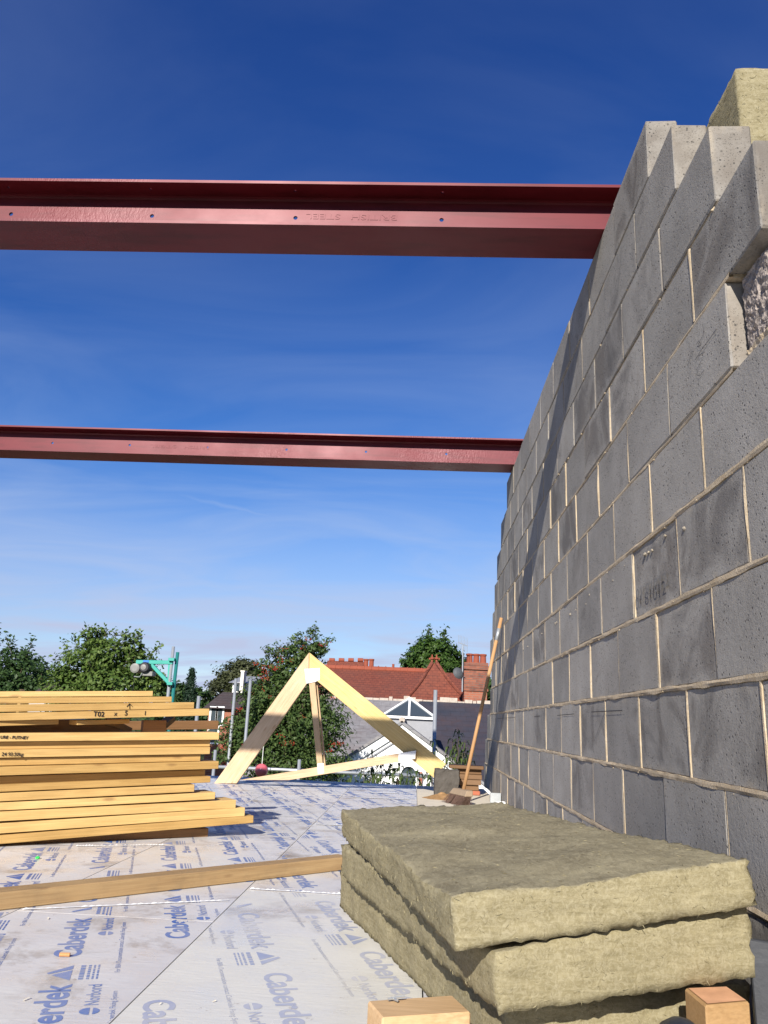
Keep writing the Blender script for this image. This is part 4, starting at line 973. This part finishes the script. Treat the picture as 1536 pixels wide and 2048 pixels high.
# white gable
gb = empty('white_gable_house', at(803, 1560, 17)); tag(gb, 'white rendered gable with barge boards and arched window behind the truss', 'house')
YG = 16.2
g = at(804, 1449, YG); sl_ = .66; hw = 2.3
def gp(x, dz, y): return Vector((g.x+x, y, g.z-abs(x)*sl_+dz))
mb = MB(); mb.prism([gp(0, -.1, YG), gp(hw, -.1, YG), Vector((g.x+hw, YG, GZ)), Vector((g.x-hw, YG, GZ)), gp(-hw, -.1, YG)], (0, 4, 0)); mb.build('wall', M_RENDER, gb)
for s in (-1, 1):
    mb = MB(); mb.prism([gp(0, .0, YG-.06), gp(s*(hw+.2), .0, YG-.06), gp(s*(hw+.2), -.17, YG-.06), gp(0, -.17, YG-.06)], (0, .05, 0)); mb.build('barge_board', M_WHITE, gb)
    mb = MB(); mb.prism([gp(0, -.24, YG-.035), gp(s*(hw+.1), -.24, YG-.035), gp(s*(hw+.1), -.275, YG-.035), gp(0, -.275, YG-.035)], (0, .033, 0)); mb.build('painted_shadow_line', M_LEAD, gb)  # grey strip drawn in for the shadow line below the barge board
    mb = MB(); mb.prism([gp(0, .005, YG-.10), gp(s*(hw+.25), .005, YG-.10), gp(s*(hw+.25), .055, YG-.10), gp(0, .075, YG-.10)], (0, 4.1, 0)); mb.build('roof', M_SLATE, gb)
mb = MB(); mb.tube([gp(0, .09, YG-.1), gp(0, .09, YG+3.9)], .06, 8); mb.build('ridge', M_FLASH, gb)
wc = at(817, 1548, YG-.02); wr_ = .20; n = 12
win = empty('window', wc)
arc = [Vector((wc.x+wr_*math.cos(math.pi*i/n), YG-.02, wc.z+wr_*math.sin(math.pi*i/n))) for i in range(n+1)]
arci = [Vector((wc.x+wr_*.72*math.cos(math.pi*i/n), YG-.02, wc.z+wr_*.72*math.sin(math.pi*i/n))) for i in range(n+1)]
arco = [Vector((wc.x+wr_*1.32*math.cos(math.pi*i/n), YG-.03, wc.z+wr_*1.32*math.sin(math.pi*i/n))) for i in range(n+1)]
bpy.data.objects.remove(win)
win = mesh('window', arci+[Vector((wc.x-wr_*.72, YG-.02, wc.z-1)), Vector((wc.x+wr_*.72, YG-.02, wc.z-1))], [tuple(range(n+3))], M_GLASS, gb)
mb = MB()
for i in range(n): mb.hexa([arc[i], arci[i], arci[i+1], arc[i+1]]+[p+Vector((0, -.06, 0)) for p in (arc[i], arci[i], arci[i+1], arc[i+1])])
for s in (-1, 1): mb.box(*sorted((wc.x+s*wr_*.72, wc.x+s*wr_)), YG-.08, YG-.02, wc.z-1, wc.z)
mb.box(wc.x-wr_*.72, wc.x+wr_*.72, YG-.05, YG-.022, wc.z-.03, wc.z+.01); mb.build('frame', M_WHITE, win)
mb = MB()
for i in range(n): mb.hexa([arco[i], arc[i], arc[i+1], arco[i+1]]+[p+Vector((0, -.03, 0)) for p in (arco[i], arc[i], arc[i+1], arco[i+1])])
mb.build('arch_moulding', M_RENDER, gb)
mb = MB(); mb.box(wc.x+wr_*1.05, wc.x+wr_*1.36, YG-.09, YG-.005, wc.z-1.2, wc.z+.05); mb.build('brick_pier', M_BRICK, gb)

# small houses by the trees
def house(name, label, x0, x1, ytop, yroof, Y, wallm, roofm, wins, depth=6):
    a, b = at(x0, yroof, Y), at(x1, yroof, Y); zr = at((x0+x1)/2, ytop, Y+depth/2).z
    e = empty(name, (a.x, Y, GZ)); tag(e, label, 'house')
    mb = MB(); mb.box(a.x, b.x, Y, Y+depth, GZ, a.z); mb.build('wall', wallm, e)
    mb = MB(); mb.prism([(a.x-.2, Y-.25, a.z-.05), (a.x-.2, Y+depth/2, zr), (a.x-.2, Y+depth+.25, a.z-.05)], (b.x-a.x+.4, 0, 0)); mb.build('roof', roofm, e)
    for (wx, wy, ww, hh) in wins:
        p = at(wx, wy, Y); wo = MB().box(p.x-ww/2, p.x+ww/2, Y-.05, Y-.01, p.z-hh/2, p.z+hh/2).build('window', M_WHITE, e)
        MB().box(p.x-ww/2+.08, p.x+ww/2-.08, Y-.06, Y-.051, p.z-hh/2+.08, p.z+hh/2-.08).build('pane', M_GLASS, wo)
    return e
house('brick_house', 'small red brick house with dark roof between the stack and the berry tree', 418, 470, 1384, 1414, 34, M_BRICK, M_DKROOF, [(427, 1432, .35, .8), (440, 1432, .35, .8), (427, 1466, .5, .9)])
house('white_house', 'small white rendered house behind the pair of scaffold poles', 466, 496, 1352, 1364, 42, M_RENDER, M_LEAD, [(476, 1376, .4, .5)])
p0_, p1_ = at(482, 1342, 41.5), at(492, 1342, 41.5); mb = MB(); mb.box(p0_.x+.05, p1_.x-.05, 41.3, 41.9, GZ, p0_.z-.05); mb.box(p0_.x+.02, p1_.x-.02, 41.27, 41.93, p0_.z-.05, p0_.z+.02); o = mb.build('white_chimney', M_CREAM, None); tag(o, 'tall narrow white chimney stack beside the small white house', 'chimney')
house('dark_roof_house', 'house with dark brown roof half hidden by trees beyond the stack', 60, 108, 1366, 1392, 55, M_CREAM, M_DKROOF, [])

# ================================================================== TREES
def leaf_mat(name, c1, c2, tr=.35):
    m = bpy.data.materials.new(name); m.use_nodes = True; n, l = m.node_tree.nodes, m.node_tree.links; n.clear()
    out = n.new('ShaderNodeOutputMaterial'); g = n.new('ShaderNodeNewGeometry'); mx = n.new('ShaderNodeMixRGB'); mx.inputs[1].default_value = c1+(1,); mx.inputs[2].default_value = c2+(1,)
    l.new(g.outputs['Random Per Island'], mx.inputs[0])
    p = n.new('ShaderNodeBsdfPrincipled'); p.inputs['Roughness'].default_value = .5; p.inputs['Specular IOR Level'].default_value = .25; l.new(mx.outputs[0], p.inputs['Base Color'])
    t = n.new('ShaderNodeBsdfTranslucent'); l.new(mx.outputs[0], t.inputs[0]); s = n.new('ShaderNodeMixShader'); s.inputs[0].default_value = tr
    l.new(p.outputs[0], s.inputs[1]); l.new(t.outputs[0], s.inputs[2]); l.new(s.outputs[0], out.inputs[0]); return m
L_DARK = leaf_mat('dark_leaf', (.028, .060, .018), (.066, .115, .034)); L_MID = leaf_mat('mid_leaf', (.055, .105, .020), (.14, .20, .045)); L_CONE = leaf_mat('conifer_needle', (.014, .034, .018), (.03, .058, .03))
L_ROW = leaf_mat('rowan_leaf', (.040, .075, .020), (.10, .150, .042)); L_ROUND = leaf_mat('round_leaf', (.032, .072, .014), (.075, .130, .026)); L_SHRUB = leaf_mat('shrub_leaf', (.06, .10, .03), (.13, .18, .055)); L_OLIVE = leaf_mat('olive_leaf', (.05, .06, .025), (.09, .10, .045))
M_BARK = simple('bark', (.09, .07, .05), .95, .1, .3, 12)
def leaves(rg, pos, nrm, size, asp=.55):
    """pos (n,3), nrm (n,3) -> kite shaped leaves folded a little along the midrib"""
    n = len(pos); nrm = nrm/np.linalg.norm(nrm, axis=1)[:, None]
    t = np.cross(nrm, rg.normal(size=(n, 3))); t /= np.linalg.norm(t, axis=1)[:, None]; b = np.cross(nrm, t)
    s = size*rg.uniform(.6, 1.25, (n, 1))
    V = np.stack([pos-t*s*.5, pos+b*s*asp*.5+nrm*s*.08, pos+t*s*.5-nrm*s*.10, pos-b*s*asp*.5+nrm*s*.08], 1).reshape(-1, 3)
    F = np.arange(4*n).reshape(-1, 4); return V, F
def fast_mesh(name, V, F, mat, parent):
    me = bpy.data.meshes.new(name); me.vertices.add(len(V)); me.vertices.foreach_set('co', np.asarray(V, np.float32).ravel())
    me.loops.add(F.size); me.loops.foreach_set('vertex_index', F.ravel().astype(np.int32)); me.polygons.add(len(F)); me.polygons.foreach_set('loop_start', (np.arange(len(F))*F.shape[1]).astype(np.int32))
    me.update(calc_edges=True); me.validate(); me.materials.append(mat); return link(name, me, parent)
def tree(name, label, Y, blobs, leaf, n, mat, seed, clump=.13, nclump=60, sprigs=0, inner=.5, asp=.55, cat='tree', group=None, flat=.8):
    rg = np.random.default_rng(seed); sc = Y/FPX*1.0
    B = [(at(x, y, Y+dy), r*sc) for x, y, r, dy in blobs]
    cx = sum(b[0].x*b[1] for b in B)/sum(b[1] for b in B); zlo = min(b[0].z-b[1] for b in B)
    e = empty(name, (cx, Y, GZ)); tag(e, label, cat, group)
    W = np.array([b[1]**2 for b in B]); W /= W.sum(); P = []; Nn = []
    for (c, r), w_ in zip(B, W):
        k = max(6, int(nclump*w_*len(B)/1.0)); m = max(10, int(n*w_/k))
        d = rg.normal(size=(k, 3)); d /= np.linalg.norm(d, axis=1)[:, None]
        rad = r*(inner+(1-inner)*rg.uniform(0, 1, k)**.45)*rg.uniform(.86, 1.10, k)
        cc = np.array(c)+d*rad[:, None]*np.array([1, 1, flat])
        for q, dd_ in zip(cc, d):
            sig = r*clump*rg.uniform(.6, 1.3); p = q+rg.normal(size=(m, 3))*sig*np.array([1.15, 1.15, .75]); P.append(p); Nn.append(dd_*.9+np.array([0, -.15, .7])+rg.normal(size=(m, 3))*.55)
    mb = MB(); base = Vector((cx, Y, GZ)); top = Vector((cx+.1, Y, zlo+.35*(B[0][0].z-zlo)+.3)); r0 = max(.05, .035*(top.z-GZ))
    mb.tube([base, base+(top-base)*.5+Vector((.08, .05, 0)), top], [r0, r0*.75, r0*.55], 10)
    for c, r in B:
        st = base+(top-base)*rg.uniform(.75, .98); mb.tube([st, st+(c-st)*.5+Vector((0, 0, r*.1)), c+Vector((0, 0, r*.25))], [r0*.4, r0*.25, r0*.08], 6)
    for _ in range(sprigs):
        c, r = B[rg.integers(len(B))]; d = Vector((rg.normal()*.75, rg.normal()*.5, abs(rg.normal())+.55)).normalized(); s0 = c+d*r*.7; L = r*rg.uniform(.5, .8); s1 = s0+d*L+Vector((rg.normal()*.1*r, 0, .12*r))
        mb.tube([s0, (s0+s1)/2+Vector((rg.normal()*.03, 0, 0)), s1], [leaf*.10, leaf*.07, leaf*.03], 5)
        for i in range(9):
            f = .25+.75*i/8; p = np.array(s0+(s1-s0)*f)+rg.normal(size=(4, 3))*leaf*.55; P.append(p); Nn.append(np.array([0, -.3, .8])+rg.normal(size=(4, 3))*.6)
    mb.build('trunk', M_BARK, e, smooth=True)
    V, F = leaves(rg, np.concatenate(P), np.concatenate(Nn), leaf, asp); fast_mesh('crown', V, F, mat, e)
    return e, B
tree('broadleaf_tree', 'big dark green tree behind the near end of the timber stack', 62, [(-30, 1362, 72, 0), (42, 1350, 56, -1), (85, 1368, 42, 1), (20, 1392, 60, -2), (80, 1398, 42, -2), (-60, 1400, 60, 0), (30, 1325, 36, 0)], .34, 15000, L_DARK, 1, .14, 70, 10)
tree('broadleaf_tree', 'lighter yellow-green bushy tree behind the timber stack under the hoist arm', 27, [(170, 1340, 56, 0), (215, 1318, 44, -.3), (270, 1335, 45, .2), (140, 1385, 52, -.5), (225, 1380, 62, -.6), (300, 1372, 38, 0), (185, 1290, 24, 0), (268, 1300, 22, 0)], .15, 15000, L_MID, 2, .15, 60, 34)
tree('broadleaf_tree', 'low dark bushy tree right behind the hoist post', 46, [(350, 1395, 38, 0), (325, 1385, 30, 1), (392, 1400, 28, 0), (420, 1420, 30, 0), (350, 1440, 45, 0)], .28, 7000, L_DARK, 3, .14, 50)
# conifer
def conifer():
    Y = 40; t = at(385, 1339, Y); e = empty('conifer_tree', (t.x, Y, GZ)); tag(e, 'small dark pointed conifer beyond the hoist post', 'tree')
    rg = np.random.default_rng(4); P = []; Nn = []; H = 3.4
    for i in range(260):
        f = i/260; z = t.z-f*H; r = .06+.75*f*(.8+.4*rg.random()); a = rg.uniform(0, 6.28); m = 24
        s = rg.uniform(.3, 1, m)[:, None]; p = np.array([t.x, Y, z])+s*np.array([math.cos(a)*r, math.sin(a)*r, -.25*r])+rg.normal(size=(m, 3))*.06; P.append(p); Nn.append(np.array([math.cos(a), math.sin(a), .6])+rg.normal(size=(m, 3))*.5)
    V, F = leaves(rg, np.concatenate(P), np.concatenate(Nn), .13, .4); fast_mesh('crown', V, F, L_CONE, e)
    MB().tube([(t.x, Y, GZ), (t.x, Y, t.z-.1)], [.16, .02], 8).build('trunk', M_BARK, e)
conifer()
tree('broadleaf_tree', 'olive-dark tree behind the pair of scaffold poles', 75, [(470, 1350, 32, 0), (495, 1345, 30, 0), (450, 1372, 28, 0), (500, 1375, 34, -1), (478, 1332, 16, 0), (440, 1392, 30, -2)], .34, 9000, L_OLIVE, 5, .16, 60)
tree('broadleaf_tree', 'round bushy green tree above the red roofs', 58, [(868, 1312, 44, 0), (840, 1325, 34, 0), (900, 1325, 32, 0), (855, 1295, 26, 0), (825, 1345, 24, 0), (918, 1352, 24, 1), (870, 1345, 50, 0)], .30, 15000, L_ROUND, 6, .12, 80, 6)
tree('broadleaf_tree', 'bit of dark tree showing between brick chimney and block wall', 42, [(985, 1392, 26, 0), (1010, 1380, 40, 0)], .26, 2500, L_DARK, 7, .16, 30)
# rowan with berries
ro, RB = tree('rowan_tree', 'leafy tree with orange-red berry clusters behind the truss', 13.5, [(560, 1395, 56, 0), (600, 1345, 46, .2), (530, 1400, 50, -.2), (620, 1400, 58, .3), (560, 1460, 72, 0), (640, 1455, 52, .2), (500, 1470, 55, -.2), (590, 1310, 32, 0), (630, 1295, 27, 0), (545, 1335, 30, 0), (470, 1500, 42, -.2), (560, 1530, 75, 0), (650, 1520, 48, 0)], .075, 30000, L_ROW, 8, .17, 70, 44, .45, .42)
rg = np.random.default_rng(12); bm = bmesh.new(); bmesh.ops.create_icosphere(bm, subdivisions=1, radius=1); IV = np.array([v.co[:] for v in bm.verts]); IF = np.array([[v.index for v in f.verts] for f in bm.faces]); bm.free()
BV = []; BF = []; o_ = 0
for i in range(50):
    c, r = RB[rg.integers(len(RB))]; d = rg.normal(size=3); d[1] = -abs(d[1])-.3; d /= np.linalg.norm(d); q = np.array(c)+d*r*rg.uniform(.85, 1.12)
    for j in range(int(rg.integers(9, 20))):
        p = q+rg.normal(size=3)*np.array([.036, .03, .02]); BV.append(IV*rg.uniform(.007, .0105)+p); BF.append(IF+o_); o_ += len(IV)
by_ = fast_mesh('berries', np.concatenate(BV), np.concatenate(BF), simple('rowan_berry', (.30, .036, .016), .5, .4, .25), ro)
by_['kind'] = 'stuff'
# drooping shrubs at the deck edge
def shrub(name, label, Y, stems, leaf, seed):
    rg = np.random.default_rng(seed); p0 = at(*stems[0][:2], Y); e = empty(name, (p0.x, Y, GZ)); tag(e, label, 'shrub'); mb = MB(); V = []; F = []; o = 0
    for (px, py, lean) in stems:
        t = at(px, py, Y+rg.uniform(-.2, .2)); b = Vector((p0.x+rg.normal()*.15, Y, GZ)); m1 = Vector((t.x+lean*.3, t.y, t.z-1.1)); mb.tube([b, m1, t], [.02, .010, .003], 6)
        for i in range(90):
            f = (i/90)**1.0; p = m1+(t-m1)*f; a = rg.uniform(0, 6.28); d = Vector((math.cos(a), math.sin(a)*.8, .25-.25*rg.random())).normalized(); L = leaf*rg.uniform(.6, 1.2)*(1.1-.5*f)
            sd = d.cross(Vector((0, 0, 1))).normalized()*L*.14; q = p+d*L*.5+Vector((0, 0, .02)); tip = p+d*L*.85-Vector((0, 0, L*.5))
            V += [p, q+sd, tip, q-sd]; F.append((o, o+1, o+2, o+3)); o += 4
    mb.build('stems', M_BARK, e); fast_mesh('foliage', np.array([v[:] for v in V]), np.array(F), L_SHRUB, e)
shrub('leafy_shrub', 'drooping leafy shrub in front of the white gable under the truss', 10.4, [(745, 1502, .1), (765, 1512, -.1), (785, 1520, .1), (728, 1535, .1), (800, 1530, -.1), (815, 1538, .1), (775, 1540, .0), (755, 1545, -.1), (835, 1542, .1), (700, 1552, .1), (855, 1550, 0), (740, 1555, .1), (795, 1555, 0)], .20, 21)
shrub('leafy_shrub', 'upright leafy shrub between the scaffold pole and the broom', 9.6, [(917, 1458, 0), (905, 1478, .05), (930, 1480, -.05), (895, 1495, .05), (940, 1497, 0), (912, 1490, 0), (866, 1477, .02), (925, 1505, 0)], .15, 22)
shrub('leafy_shrub', 'low leafy shrub at the deck edge under the middle of the truss', 11, [(650, 1550, 0), (670, 1556, .1), (690, 1560, 0), (630, 1560, 0), (710, 1562, .1)], .16, 23)
# mass of greenery closing the horizon
rg = np.random.default_rng(77); P = []; Nn = []
for i in range(900):
    x = rg.uniform(-190, 190); y = rg.uniform(120, 170); h = rg.uniform(1.5, 5.5); q = np.array([x, y, GZ+rg.uniform(.2, 1)*h+rg.uniform(0, 3)]); m = 16
    P.append(q+rg.normal(size=(m, 3))*np.array([1.6, 1.6, 1.0])); Nn.append(np.array([0, -.5, .8])+rg.normal(size=(m, 3))*.5)
V, F = leaves(rg, np.concatenate(P), np.concatenate(Nn), 1.3, .7); o = fast_mesh('distant_woods', V, F, L_DARK, None); tag(o, 'far line of trees along the horizon', 'woods', kind='stuff')
